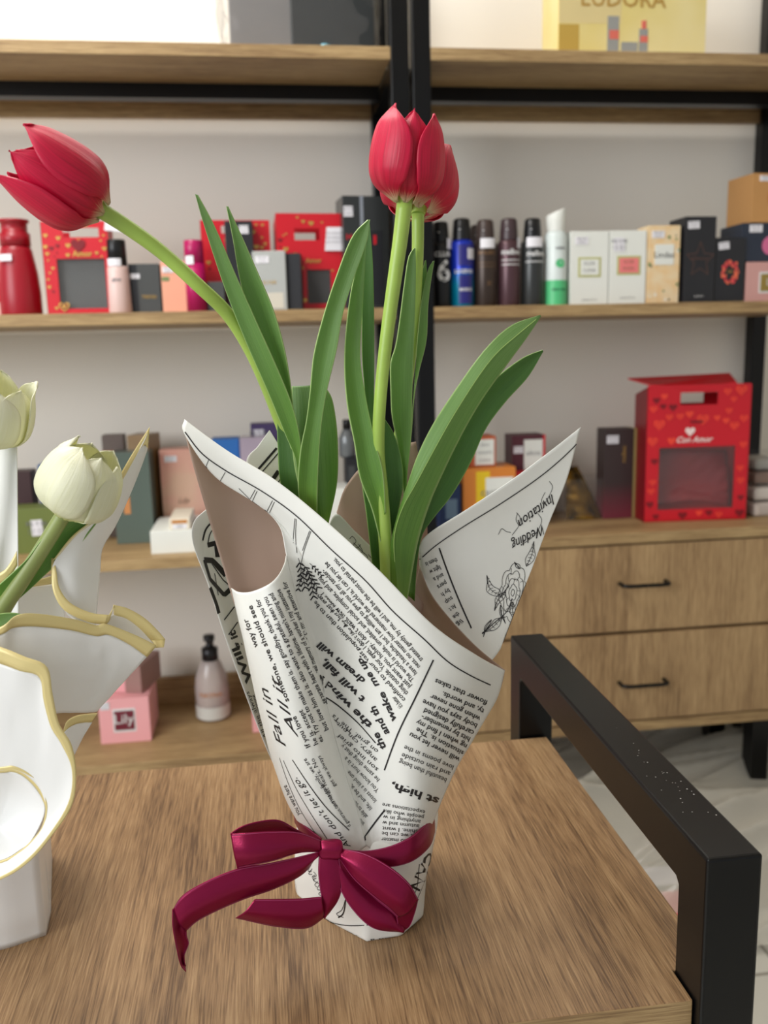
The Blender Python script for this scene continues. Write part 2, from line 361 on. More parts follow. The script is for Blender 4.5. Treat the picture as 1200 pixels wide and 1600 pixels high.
c = thing('drawer_cabinet', 'oak drawer cabinet with two wide drawers and thin black handles', 'cabinet', (.75, 1.86, .33))
X0, X1 = .336, 1.14
MB().box(X0, X1, YF+.0005, 1.985, Z3-TH, Z3).build('worktop', W_SHELF, c, bevel=.001)
MB().box(X0, X1, YF+.022, 1.985, .352, Z3-TH).build('body', W_DRAW, c)
MB().box(X0, X1, YF+.004, 1.985, .33, .352).build('bottom_board', W_SHELF, c, bevel=.001)
for za, zb, hp in ((.557, Z3-TH-.004, (1011, 914)), (.356, .549, (1009, 1070))):
    d = MB().box(X0+.002, X1-.002, YF+.003, YF+.021, za, zb).build('drawer', W_DRAW, c, bevel=.001)
    h = at(hp[0], hp[1], YF-.02); hx, hz = h[0], h[2]
    MB().tube([(hx-.05, YF+.004, hz), (hx-.049, YF-.018, hz), (hx-.04, YF-.024, hz), (hx, YF-.025, hz), (hx+.04, YF-.024, hz), (hx+.049, YF-.018, hz), (hx+.05, YF+.004, hz)], .0042, m=90).build('handle', BLACK, d)
for x in (X0+.05, X1-.09):
    for y in (YF+.04, 1.93): MB().box(x, x+.04, y, y+.04, 0, .33).build('leg', BLACK, c)

# ------------------------------------------------------------------ table
ZT = .75
t = thing('display_table', 'low oak topped display table with a square black tube frame and raised side bar', 'table', (0, .64, 0))
b = MB()
prof = [(-.62, .455), (.2445, .455), (.2445, .4825), (.2735, .4825), (.2735, .835), (-.62, .835)]
n = len(prof); v = [(x, y, z) for z in (ZT-.03, ZT) for x, y in prof]
b.add(v, [tuple(range(n))[::-1], tuple(range(n, 2*n))]+[(i, (i+1) % n, n+(i+1) % n, n+i) for i in range(n) if i != 0])
b.f.append([0, 1, n+1, n]); b.m.append(1); b.sm.append(False)
b.build('tabletop', [W_TABLE, W_SHELF], t, bevel=.0008)
def uframe(x0, x1):
    y0, y1, zt, w_ = .447, .874, .850, .0355
    q = [(y0, 0), (y0, zt), (y1, zt), (y1, 0), (y1-w_, 0), (y1-w_, zt-w_-.004), (y1-w_-.004, zt-w_), (y0+w_+.004, zt-w_), (y0+w_, zt-w_-.004), (y0+w_, 0)]
    n_ = len(q); f_ = [(i, (i+1) % n_, n_+(i+1) % n_, n_+i) for i in range(n_)]
    caps = [(0, 1, 8, 9), (1, 2, 5, 6, 7, 8), (2, 3, 4, 5)]
    b = MB(); b.add([(x, y, z) for x in (x0, x1) for y, z in q], f_+[c_ for c_ in caps]+[tuple(i+n_ for i in c_)[::-1] for c_ in caps])
    o = b.build('side_frame', BLACK, t, bevel=.0022, seg=3)
    bm = bmesh.new(); bm.from_mesh(o.data); bmesh.ops.recalc_face_normals(bm, faces=bm.faces[:]); bm.to_mesh(o.data); bm.free(); return o
uframe(.2455, .281); uframe(-.656, -.6205)
MB().box(.2475, .279, .4815, .8395, ZT-.062, ZT-.0305).build('lower_rail', BLACK, t, bevel=.002)
MB().box(-.6, .2455, .455, .487, ZT-.062, ZT-.0305).build('front_rail', BLACK, t, bevel=.002)
SPECK = mat('dust_speck', (170, 170, 165), .8)
b = MB()
for i in range(34):
    x = rng.normal(.264, .006); y = rng.normal(.535, .03); r = rng.uniform(.00025, .0006)
    if .2475 < x < .279 and .49 < y < .83: b.lathe([(0, .0002), (r, 0)], (x, y, .8502), n=6)
tag(b.build('dust', SPECK, loc=(.264, .535, .8501)), 'fine pale dust specks on top of the black side bar', 'dust')['kind'] = 'stuff'

# ------------------------------------------------------------------ newspaper wrap of the red tulips
def lerp_rows(rows): return rows
F = Surf([
 [(288,655,1.8),(355,704,.8),(430,750,-.6),(510,815,-2.3),(590,889,-3.8),(675,975,-4.6),(742,1022,-3.8),(789,1048,-1)],
 [(288,678,1.5),(360,728,.6),(435,785,-.9),(515,855,-2.5),(590,930,-3.8),(672,1003,-4.8),(735,1050,-4),(779,1086,-1)],
 [(335,744,.8),(395,772,0),(455,825,-1.2),(522,900,-2.5),(590,975,-3.7),(663,1045,-4.9),(722,1090,-4),(762,1118,-1)],
 [(402,788,0),(446,825,-.8),(482,885,-1.6),(532,955,-2.4),(588,1022,-3.6),(655,1088,-4.9),(706,1126,-4.1),(744,1148,-1.1)],
 [(436,820,-.8),(464,858,-1.3),(494,918,-1.7),(540,982,-2.4),(588,1052,-3.6),(650,1112,-4.9),(698,1144,-4.1),(734,1166,-1.2)],
 [(448,868,-1.6),(478,925,-1.7),(508,985,-1.8),(545,1040,-2.4),(590,1090,-3.7),(645,1136,-4.9),(690,1162,-4.2),(724,1182,-1.3)],
 [(468,950,-2.2),(494,1010,-1.9),(522,1058,-2),(553,1104,-2.5),(592,1146,-3.8),(640,1180,-4.9),(678,1202,-4.3),(706,1216,-1.7)],
 [(500,1060,-2.6),(520,1095,-2.3),(543,1132,-2.4),(568,1166,-2.9),(598,1196,-4),(638,1222,-4.9),(670,1238,-4.4),(692,1248,-2.2)],
 [(530,1175,-3.1),(545,1198,-2.8),(562,1218,-2.9),(581,1236,-3.4),(606,1252,-4.2),(637,1265,-4.8),(662,1274,-4.4),(679,1280,-2.6)],
 [(558,1266,-3.8),(568,1278,-3.6),(580,1287,-3.7),(592,1295,-3.9),(610,1302,-4.3),(634,1307,-4.6),(656,1306,-4.1),(671,1300,-2.8)],
 [(573,1322,-4.3),(580,1327,-4.2),(588,1330,-4.2),(598,1332,-4.3),(612,1334,-4.4),(632,1335,-4.4),(652,1332,-4),(667,1322,-2.8)],
], 90, 90, rough=.0010, uniform=True)
Lp = Surf([
 [(361,919,-.3),(372,925,-2),(390,925,-3.4),(412,917,-4.2),(430,905,-4.1),(443,886,-3.2),(448,868,-1.6)],
 [(377,990,-.6),(386,995,-2.4),(404,994,-3.9),(427,985,-4.8),(447,973,-4.7),(461,961,-3.6),(468,950,-2.2)],
 [(397,1078,-.9),(407,1084,-2.6),(425,1086,-4),(449,1081,-4.9),(472,1072,-4.9),(489,1064,-4),(500,1060,-2.6)],
 [(421,1175,-1.2),(431,1183,-2.8),(450,1189,-4.1),(474,1190,-4.9),(500,1185,-4.9),(518,1179,-4.2),(530,1175,-3.1)],
 [(447,1250,-1.7),(457,1259,-3),(476,1268,-4.1),(500,1275,-4.8),(526,1275,-4.8),(545,1271,-4.4),(558,1266,-3.8)],
 [(480,1310,-2.2),(490,1318,-3.2),(505,1326,-4),(522,1333,-4.5),(541,1336,-4.7),(558,1332,-4.5),(573,1322,-4.3)],
], 70, 80, rough=.0010, uniform=True)
K = Surf([
 [(289,674,2.0),(300,688,2.0),(316,702,2.0),(332,714,2.0)],
 [(299,716,1.4),(330,728,1.9),(372,748,1.9),(412,772,1.8)],
 [(316,775,.9),(362,783,1.7),(414,796,1.8),(464,818,1.5)],
 [(334,836,.4),(370,845,1.2),(415,852,1.3),(465,862,1.0)],
 [(350,890,.1),(385,900,.6),(430,903,.7),(470,905,.6)],
 [(366,945,-.1),(400,955,0),(440,955,0),(475,955,-.3)],
], 30, 40)
Mo = Surf([
 [(324,795,1.5),(352,800,2.6),(385,805,3)],
 [(305,813,1.2),(335,822,2.6),(385,830,3)],
 [(300,836,1.0),(330,850,2.6),(395,860,3)],
 [(308,868,.9),(340,880,2.4),(405,890,3)],
 [(326,915,.8),(358,930,2.2),(420,940,2.8)],
 [(350,990,.7),(385,1005,1.9),(440,1020,2.5)],
 [(379,1072,.6),(412,1085,1.7),(460,1100,2.2)],
 [(412,1158,.4),(440,1170,1.4),(480,1180,1.8)],
 [(440,1222,.2),(465,1235,1.1),(500,1245,1.4)],
 [(468,1290,0),(490,1300,.6),(515,1310,1)],
], 24, 60, rough=.0008)
FC = Surf([
 [(655,884,1.8),(672,926,1.4),(700,964,1.1),(740,1007,.5),(772,1034,-.2),(789,1047,-1)],
 [(648,915,2.4),(668,950,2.4),(698,985,2.1),(735,1025,1.3),(766,1055,.3),(783,1072,-.9)],
 [(642,945,2.8),(662,980,3.0),(690,1015,2.8),(722,1050,1.9),(752,1078,.8),(770,1098,-.9)],
 [(636,990,3.0),(655,1020,3.1),(680,1050,2.9),(708,1080,2.2),(736,1105,1),(752,1128,-1)],
], 50, 24, flip=None)
Wd = Surf([
 [(655,884,1.9),(656,852,1.2),(674,831,.8),(728,797,1),(798,751,1.8),(860,705,2.7),(907,668,3.5)],
 [(660,903,1.8),(668,881,1.4),(699,852,1.3),(750,826,1.5),(805,795,2.1),(850,768,2.6),(887,745,3)],
 [(672,926,1.6),(690,905,1.5),(720,885,1.5),(760,870,1.7),(805,850,2.1),(838,838,2.4),(858,817,2.6)],
 [(698,961,1.3),(713,942,1.4),(740,925,1.5),(770,912,1.7),(800,900,2),(820,890,2.2),(833,884,2.3)],
 [(735,1001,.8),(746,985,1),(762,972,1.2),(780,962,1.4),(794,955,1.5),(802,950,1.6),(808,946,1.7)],
 [(768,1032,0),(772,1028,.1),(775,1024,.2),(778,1020,.3),(780,1017,.4),(782,1014,.5),(783,1011,.6)],
], 80, 50, uniform=True)
Bn = Surf([
 [(421,672,4.6),(422,673,4.6)],
 [(403,697,4.5),(439,702,4.6)],
 [(385,723,4.4),(452,738,4.6)],
 [(400,790,4),(465,790,4.3)],
], 20, 40, uniform=True)
Nn = Surf([
 [(510,830,2.2),(526,803,2.4),(555,830,2.6),(590,863,2.8),(625,890,3)],
 [(515,870,1.8),(535,860,2),(560,880,2.2),(590,905,2.4),(620,930,2.6)],
 [(530,930,1.2),(550,930,1.3),(575,940,1.5),(600,955,1.7),(625,975,1.9)],
], 40, 24, uniform=True)
Oo = Surf([
 [(526,800,4.4),(537,766,4.2),(556,738,4),(575,722,3.9),(600,700,4),(650,690,4.2)],
 [(532,830,4.0),(548,810,3.8),(572,790,3.4),(595,780,3.4),(620,770,3.6),(662,760,3.8)],
 [(545,880,3.2),(565,870,3.1),(590,860,3),(612,855,3),(632,850,3.1),(668,840,3.2)],
 [(560,960,2),(580,960,2),(600,960,2),(625,960,2.2),(645,960,2.2),(660,960,2.4)],
], 30, 30, uniform=True)
base_c = np.array([.057, .590, ZT])
wrap = thing('paper_wrap', 'newsprint wrapping paper cone standing on the table around the red tulips', 'wrapping paper', base_c)
PM = [PAPER, TAUPE, INK]
def block(mb, S_, lines, h, **k):
    for body, p0, p1 in lines: mb.stext(S_, body, p0, p1, h, **k)
# front sheet
b = MB(); b.sheet(F, .0004, 0, 1)
b.sline(F, [(289,675),(315,708),(352,735),(407,766),(462,805),(517,858),(572,908),(614,955),(663,999),(700,1034),(736,1056),(770,1072)], .0008)
for q in ([(326,719),(321,731)],[(352,738),(344,752)],[(399,765),(389,783)],[(402,767),(393,786)],[(426,782),(415,803)],[(429,784),(419,806)],
          [(461,810),(459,832),(458,850)],[(463,811),(462,838),(464,866)],[(486,830),(476,858),(468,890)],[(484,829),(472,862)]):
    b.sline(F, q, .0004)
def twig(S_, p, a, L, n=7, w=.00035):
    """line-drawn twig with leaves"""
    p = np.array(p, float); d = np.array([math.cos(a), math.sin(a)]); b.sline(S_, [tuple(p), tuple(p+d*L*.5+[1.5, 0]), tuple(p+d*L)], w)
    for i in range(n):
        q = p+d*L*(i+1)/n
        for sg in (-1, 1):
            e = a+sg*.8; f = np.array([math.cos(e), math.sin(e)]); l = L*.2
            b.sline(S_, [tuple(q), tuple(q+f*l)], w*2.6)
for p, a, L, n in (((466,872),1.35,46,6),((472,880),1.0,44,6),((480,888),1.35,44,6),((484,880),.8,26,4),((470,890),1.7,30,4)): twig(F, p, a, L, n)
T1 = ['treated gently by me, and I will be the most partial to you.', 'ness, no matter how mannered the world is, I can let you be', 'have a headache, but I am willing to give you all my tender-',
      'The world is nude, unveiled, and social complex, and you', 'just want you, honey. I don\'t want new ideas. I', 'thing outside. Your eyes, I don\'t like the fact that every-', 'confined to your vast population than to be', "It's better"]
E1 = [(524,871),(511,877),(507,889),(501,900),(506,925),(497,925),(494,938),(617,1087)]
for k, (s_, e_) in enumerate(zip(T1, E1)):
    b.stext(F, s_, (661-4.5*k, 1030+10.4*k), e_, 10.5, bold=.008)
block(b, F, [('the wind st', (583,1132), (492,1044)), ('t will fall,', (572,1092), (508,1029)), ('dream will', (572,1062), (500,1002)),
             ('and th', (609,1145), (586,1102)), ('wake', (620,1125), (600,1080)), ('me up.', (593,1070), (563,1024)), ('the', (604,1168), (591,1143))], 15, bold=.03, shear=.1)
b.sline(F, [(502,1086),(522,1098),(540,1112),(562,1132),(589,1163)], .0009)
b.sline(F, [(677,1031),(650,1088),(622,1146),(599,1208)], .0010)
b.sline(F, [(601,1266),(586,1285),(566,1312)], .0011)
T2 = ['flower that takes', 'ty, and words.', 'when gone never', 'body says you have', 'carefully designed', 'hits by remember-', 'ng when I find my', 'situation is. The', 'will never let you']
A2 = [(762,1095),(757,1108),(751,1120),(746,1131),(741,1142),(735,1152),(730,1163),(725,1174),(719,1184)]
B2 = [(681,1060),(692,1080),(674,1084),(662,1092),(664,1106),(660,1116),(652,1124),(652,1136),(642,1144)]
for s_, a_, e_ in zip(T2, A2, B2): b.stext(F, s_, a_, e_, 11.5, bold=.012)
block(b, F, [('love poems in the', (709,1196), (633,1164)), ('and rain outside', (704,1206), (629,1176)), ('beautiful than being', (698,1216), (625,1186))], 11)
block(b, F, [('st high,', (686,1247), (613,1222))], 17, bold=.03)
block(b, F, [('expectations are', (664,1266), (598,1254)), ('people who like', (662,1274), (599,1264)), ('anything in w', (657,1281), (599,1273)), ('autumn and w', (655,1288), (598,1282)), ('shine. I want', (652,1296), (598,1291)), ('as we can be', (649,1303), (597,1299)), ('No matter', (638,1311), (596,1308))], 9)
block(b, F, [('on grief. The Ta', (592,1172), (521,1116)), ('angry, can put', (590,1186), (529,1128)), ('son into grief', (592,1201), (530,1146)), ('he same thing that y', (594,1217), (536,1162)),
             ('You know hurt is a', (593,1234), (541,1182)), ('losses is a kind one', (589,1250), (546,1204)), ('life, and be se', (582,1262), (549,1224)), ('able to surr', (575,1275), (551,1246)), ('and happ', (569,1286), (553,1266))], 10)
b.build('front_sheet', PM, wrap)
# left rolled panel
b = MB(); b.sheet(Lp, .0004, 0, 1)
T3 = [('way for', (404,1010), (387,966)), ('If you love', (485,1166), (462,1118)), ('someone, we should see', (452,1095), (394,945)), ('he is. accept', (497,1162), (472,1108)), ('es. Try not to make them is. say goodbye, thank you for', (505,1158), (405,935)),
      ('but love him as is. also want to a grateful, seen you', (513,1140), (417,932)), ('separate heart with a lifetime. haven\'t missing and', (510,1098), (426,926)),
      ('real memory of a worker I my inattentive', (500,1050), (437,920)), ('with my and attentive for', (484,1000), (446,908))]
block(b, Lp, T3, 11, bold=.01)
block(b, Lp, [('Fall in', (447,1166), (417,1072)), ('All it', (466,1152), (432,1052))], 17, shear=.5)
block(b, Lp, [('And don\'t let it go.', (548,1322), (464,1214))], 12, shear=.3)
b.sline(Lp, [(437,1184),(450,1222),(470,1266),(500,1312)], .0005); b.sline(Lp, [(443,1188),(462,1230),(484,1268),(516,1318)], .0005)
b.sline(Lp, [(457,1187),(480,1222),(510,1262),(548,1300)], .0006)
block(b, Lp, [('comes to family, we are', (528,1262), (478,1184)), ('at heart. No', (516,1238), (490,1184)), ('get we always', (525,1228), (500,1180)), ('you were here', (470,1272), (448,1226))], 9)
block(b, Lp, [('d generaux. and happiness', (548,1290), (505,1225))], 9)
b.build('rolled_side_panel', PM, wrap)
MB().sheet(K, .0004, 1, 0).build('folded_corner', PM, wrap)
b = MB(); b.sheet(Mo, .0004, 0, 1)
b.sline(Mo, [(341,806),(322,826),(316,846)], .0016); b.sline(Mo, [(347,812),(329,832),(324,852)], .0008)
for q, w_ in (([(324,852),(338,848),(340,872)],.0035),([(319,875),(332,876),(354,900)],.004),([(319,875),(328,905),(350,930),(366,915)],.0035),([(330,880),(348,906),(360,916)],.0008),([(335,896),(341,932)],.0008),([(328,918),(338,945),(342,960)],.0035),([(366,948),(349,970)],.0009),([(371,972),(356,993)],.0009)):
    b.sline(Mo, q, w_, smooth=False)
block(b, Mo, [('Will', (395,1065), (372,1010)), ('g it', (378,1012), (366,984))], 16, bold=.03)
block(b, Mo, [('the eyes are now, everyone', (432,1188), (398,1085)), ('All the always', (418,1152), (388,1080))], 9)
b.build('left_outer_sheet', PM, wrap)
MB().sheet(FC, .0004, 1, 0).build('inner_roll', PM, wrap)
b = MB(); b.sheet(Wd, .0004, 0, 1)
b.sline(Wd, [(656,874),(680,853),(722,824),(782,787),(842,746),(876,718),(905,690)], .0008)
b.sline(Wd, [(686,856),(700,895),(718,940),(738,985)], .0011)
def script(S_, body, p0, p1, h): b.stext(S_, body, p0, p1, h, shear=.55, bold=.004)
script(Wd, 'Invitation', (862,772), (806,815), 21); script(Wd, 'Wedding', (846,820), (795,848), 21)
for q in ([(858,752),(863,760),(856,778),(849,788),(846,782),(852,768)],[(808,803),(806,812),(811,822)],[(840,802),(846,812),(838,832),(824,845),(812,852)],[(798,832),(790,830),(784,826),(778,836)],[(800,836),(811,820),(812,808),(806,800)]):
    b.sline(Wd, q, .0004)
T4 = ['them is', 'light w', 'and a', 'pers', 'by h', 'sup', 'At t', 'the', 'lig']
for k, s_ in enumerate(T4): b.stext(Wd, s_, (682+4.6*k, 871+12*k), (664+5.2*k+k*.9, 879+12*k), 10.5, bold=.01)
# line drawn peony with leaves
def outline(pts, w=.0004, S_=Wd): b.sline(S_, pts, w)
cx, cy = 801, 926
for k, (r, ph, n) in enumerate(((41, .3, 8), (31, 0, 7), (21, .6, 6), (12, .2, 5), (5, .5, 4))):
    pts = []
    for i in range(n*4+1):
        a = ph+i/(n*4)*6.283; rr = r*(1+.17*abs(math.sin(n*(a-ph)/2))-.1); pts.append((cx+rr*.5*math.cos(a)-.1*rr*math.sin(a), cy+rr*math.sin(a)*1.05))
    for i in range(0, len(pts)-4, 4): outline(pts[i:i+5])
for k in range(16):
    a = k*.39+.2; r0 = 14+7*(k % 3); r1 = r0+11; outline([(cx+r0*.5*math.cos(a), cy+r0*math.sin(a)), (cx+r1*.5*math.cos(a+.12), cy+r1*math.sin(a+.12))], .0003)
def leafline(p0, p1, bend, wd, hatch=5):
    p0, p1 = np.array(p0, float), np.array(p1, float); d = p1-p0; nn = np.array([-d[1], d[0]])/np.linalg.norm(d)
    mid = (p0+p1)/2+nn*bend
    L_ = [p0, (p0+mid)/2+nn*wd, mid+nn*wd*.9, (mid+p1)/2+nn*wd*.3, p1]; R_ = [p0, (p0+mid)/2-nn*wd, mid-nn*wd*.9, (mid+p1)/2-nn*wd*.3, p1]
    for q in (L_, R_, [p0, mid, p1]): outline([tuple(t) for t in q])
    for i in range(1, hatch+1):
        f = i/(hatch+1); c_ = p0+(mid-p0)*min(1, 2*f) if f < .5 else mid+(p1-mid)*(2*f-1)
        for sg in (-1, 1): outline([tuple(c_), tuple(c_+nn*sg*wd*.7*(1-abs(2*f-1)*.6)-d*.05)], .0003)
leafline((784,932), (760,898), -8, 7, 7); leafline((790,925), (772,955), 4, 5); leafline((812,888), (803,878), 0, 3, 2)
leafline((822,885), (834,845), 3, 6, 7); leafline((800,940), (806,975), 2, 4); leafline((784,965), (752,990), -3, 6, 5); leafline((768,968), (755,996), 3, 2, 0); leafline((782,945), (790,975), 2, 3, 2)
outline([(800,935),(792,955),(770,975),(752,992)], .0006); outline([(795,915),(785,928)], .0006)
b.build('folded_out_corner', PM, wrap)
b = MB(); b.sheet(Bn, .0004, 0, 1)
b.sline(Bn, [(402,735),(434,698)], .0016, smooth=False); b.sline(Bn, [(409,738),(438,704)], .0008, smooth=False); b.sline(Bn, [(424,752),(436,735)], .003, smooth=False); b.sline(Bn, [(431,760),(440,745)], .0008)
b.build('back_corner', PM, wrap)
b = MB(); b.sheet(Nn, .0004, 0, 1)
for q in ([(546,842),(550,838),(556,846),(552,852),(558,856),(564,850)],[(552,848),(562,858),(570,866)],[(560,850),(566,862),(560,866),(568,872)],[(566,862),(574,870),(571,878),(580,884)],[(575,866),(582,876),(578,882)]): b.sline(Nn, q, .0004)
b.build('inner_sheet', PM, wrap)
MB().sheet(Oo, .0004, 1, 0).build('inner_taupe_sheet', PM, wrap)

# crumpled base bag
def ring(pts, Z):  # closed ring through plan points at height Z
    return [(x, y, Z) for x, y in pts]
def plan(lst, z): return [tuple(onz(px, py, z)[:2]) for px, py in lst]
foot = plan([(465,1398),(512,1438),(573,1471),(627,1463),(660,1433)], ZT)
foot += [(.105, .612), (.088, .636), (.03, .640)]
c0 = np.mean(foot, axis=0)
def scl(sx, dx=0, dy=0): return [(c0[0]+(x-c0[0])*sx+dx, c0[1]+(y-c0[1])*sx+dy) for x, y in foot]
levels = [(0, 1.0, 0), (.004, 1.02, 0), (.02, 1.04, .0005), (.04, 1.07, .004), (.055, 1.08, .006), (.066, 1.05, .007), (.076, .97, .008), (.082, .8, .008), (.084, .6, .008)]
rows = []
for z, s_, dx in levels:
    q = np.array(ring(scl(s_, dx, .0 if z < .07 else (z-.07)*.7+.003), ZT+z)); q = np.vstack([q, q[:1]])
    rows.append(q)
nb = 97
G = np.stack([lin(np.vstack([r]), nb) for r in rows], 0)     # rows x nb
Gs = []
for r, (z, s_, dx) in zip(rows, levels):
    k = min(1, z/.06)*.75
    a_ = lin(r, nb); rr = np.vstack([r[-2], r, r[1]]); c_ = crt(r, np.linspace(0, 1, len(r)), nb)
    Gs.append(a_*(1-k)+c_*k)
Gs = np.array(Gs)
Bs = Surf(Gs, nb, 40, world=True, uniform=True, rough=.0022, flip=False)
cc = np.array([c0[0], c0[1], ZT+.05])
if ((Bs.N*(Bs.G-cc)).sum(-1)).mean() < 0: Bs.sg *= -1; Bs.N *= -1
b = MB(); b.sheet(Bs, .0005, 0, 1)
b.stext(Bs, 'CAN', (668,1330), (640,1385), 24, bold=.01)
b.sline(Bs, [(505,1438),(545,1446),(600,1440),(640,1420),(662,1380),(674,1330),(680,1308)], .0007)
b.sline(Bs, [(655,1350),(650,1390),(634,1420)], .0007); b.sline(Bs, [(541,1402),(536,1428),(528,1434)], .001); b.sline(Bs, [(541,1402),(534,1422),(526,1428),(538,1434)], .0005)
b.stext(Bs, 've you a', (640,1461), (578,1467), 9); b.stext(Bs, 's 2022 a s', (560,1462), (520,1444), 8)
for k in range(10):
    q = np.array([486+k*2.2, 1352+k*5]); b.sline(Bs, [tuple(q), tuple(q+[rng.uniform(-6, 8), rng.uniform(2, 9)]), tuple(q+[rng.uniform(-2, 5), 9])], .0005)
b.build('crumpled_base', PM, wrap)

# ------------------------------------------------------------------ satin ribbon
rib = thing('satin_ribbon', 'burgundy satin ribbon tied in a bow around the newsprint wrap', 'ribbon', tuple(at(516,1328,YB-.05)))
def rsurf(A, B, nu=40, nv=12, mid=0.):
    """ribbon between edge A and edge B; mid bulges its centre line towards the viewer (cm)"""
    a = cr([P(t) for t in A], nu); c_ = cr([P(t) for t in B], nu)
    m = (a+c_)/2; m[:, 1] -= mid/100
    return Surf([a, m, c_], nu, nv, world=True)
def ribbon(name, *parts):
    b = MB()
    for S_ in parts:
        b.sheet(S_, .0005, 0, 0)
        for v_ in (.035, .965): b.sline(S_, [(x, v_) for x in np.linspace(.01, .99, 8)], .0005, mat=1, px=False, off=.0002)
    return b.build(name, [SATIN, STITCH], rib)
ribbon('waist_band', rsurf([(530,1326,-5.5),(572,1329,-5.6),(612,1321,-5.6),(642,1307,-5.2),(664,1288,-3.9),(678,1268,-1.6)], [(530,1340,-5.6),(572,1350,-5.9),(606,1355,-6.0),(642,1347,-5.6),(670,1325,-4.2),(680,1299,-1.8)], mid=.15),
       rsurf([(457,1260,-.8),(466,1280,-2.4),(480,1293,-3.7),(502,1310,-4.9)], [(460,1284,-.9),(470,1302,-2.5),(482,1314,-3.8),(500,1325,-4.9)], mid=.1))
ribbon('bow_loop', rsurf([(502,1313,-5.7),(464,1300,-6.4),(420,1299,-7),(385,1301,-7.2),(360,1303,-7.0)], [(502,1331,-5.8),(468,1333,-6.6),(425,1346,-7.3),(392,1353,-7.5),(371,1357,-7.2)], mid=.35),
       rsurf([(360,1303,-6.9),(375,1293,-6.7),(405,1284,-6.4),(435,1282,-6),(462,1296,-5.5),(500,1316,-5.2)], [(371,1357,-7.1),(385,1330,-6.2),(412,1322,-5.8),(440,1318,-5.4),(465,1318,-5.2),(498,1326,-5)], mid=-.3))
ribbon('bow_loop', rsurf([(532,1325,-5.9),(572,1334,-6.7),(612,1356,-7.3),(640,1381,-7.5),(654,1406,-7.3)], [(530,1340,-6),(552,1373,-6.8),(584,1402,-7.4),(606,1419,-7.6),(622,1434,-7.4)], mid=.4),
       rsurf([(654,1405,-7.2),(648,1428,-7.0),(640,1447,-6.8),(630,1455,-6.6)], [(618,1428,-7.2),(620,1440,-7),(622,1450,-6.8),(624,1456,-6.6)]),
       rsurf([(530,1338,-5.8),(556,1372,-6.2),(586,1402,-6.5),(614,1425,-6.8),(634,1450,-6.7)], [(514,1340,-5.8),(528,1382,-6.4),(548,1418,-6.8),(582,1450,-7.1),(626,1457,-6.8)], mid=.25))
ribbon('ribbon_tail', rsurf([(500,1330,-5.8),(460,1340,-6.2),(418,1349,-6.6),(372,1357,-6.9),(320,1378,-7.2),(284,1400,-7.3),(270,1421,-7.3)], [(494,1340,-5.7),(476,1364,-6.1),(432,1388,-6.5),(380,1406,-6.9),(338,1424,-7.2),(308,1440,-7.3),(290,1456,-7.2)], mid=.3),
       rsurf([(270,1420,-7.3),(270,1445,-7.6),(276,1480,-7.7),(284,1510,-7.5),(291,1518,-7.4)], [(291,1455,-7.2),(292,1465,-7.1),(295,1474,-7),(288,1494,-7.2),(288,1508,-7.3)], mid=-.2))
ribbon('ribbon_tail', rsurf([(498,1336,-5.9),(497,1360,-6.3),(499,1385,-6.5),(502,1402,-6.6),(504,1425,-6.5),(506,1434,-6.4)], [(530,1342,-6),(534,1365,-6.3),(534,1390,-6.5),(528,1408,-6.5),(518,1422,-6.5),(508,1435,-6.4)], mid=.15),
       rsurf([(503,1401,-6.7),(470,1404,-7),(430,1405,-7.2),(398,1405,-7.2)], [(507,1434,-6.5),(482,1450,-6.7),(436,1449,-6.9),(368,1435,-7)], mid=.3))
a = P((517,1327,-5.9)); b = MB()
th_ = np.linspace(0, 2*math.pi, 28, endpoint=False); kn = []
for i in range(28):
    row = []
    for j in range(14):
        ph = math.pi*j/13; r_ = math.sin(ph)**.6; x = -math.cos(ph)*.0080
        row.append(a+RT*x+UP*math.sin(th_[i])*.0074*r_*(1+.16*math.cos(2*ph)+.06*math.sin(5*th_[i]+2*ph))-np.array([0, 1, 0])*math.cos(th_[i])*.0036*r_*(1+.15*math.sin(4*th_[i])))
    kn.append(row)
b.grid(np.array(kn), 0, True, True); b.build('knot', [SATIN], rib)

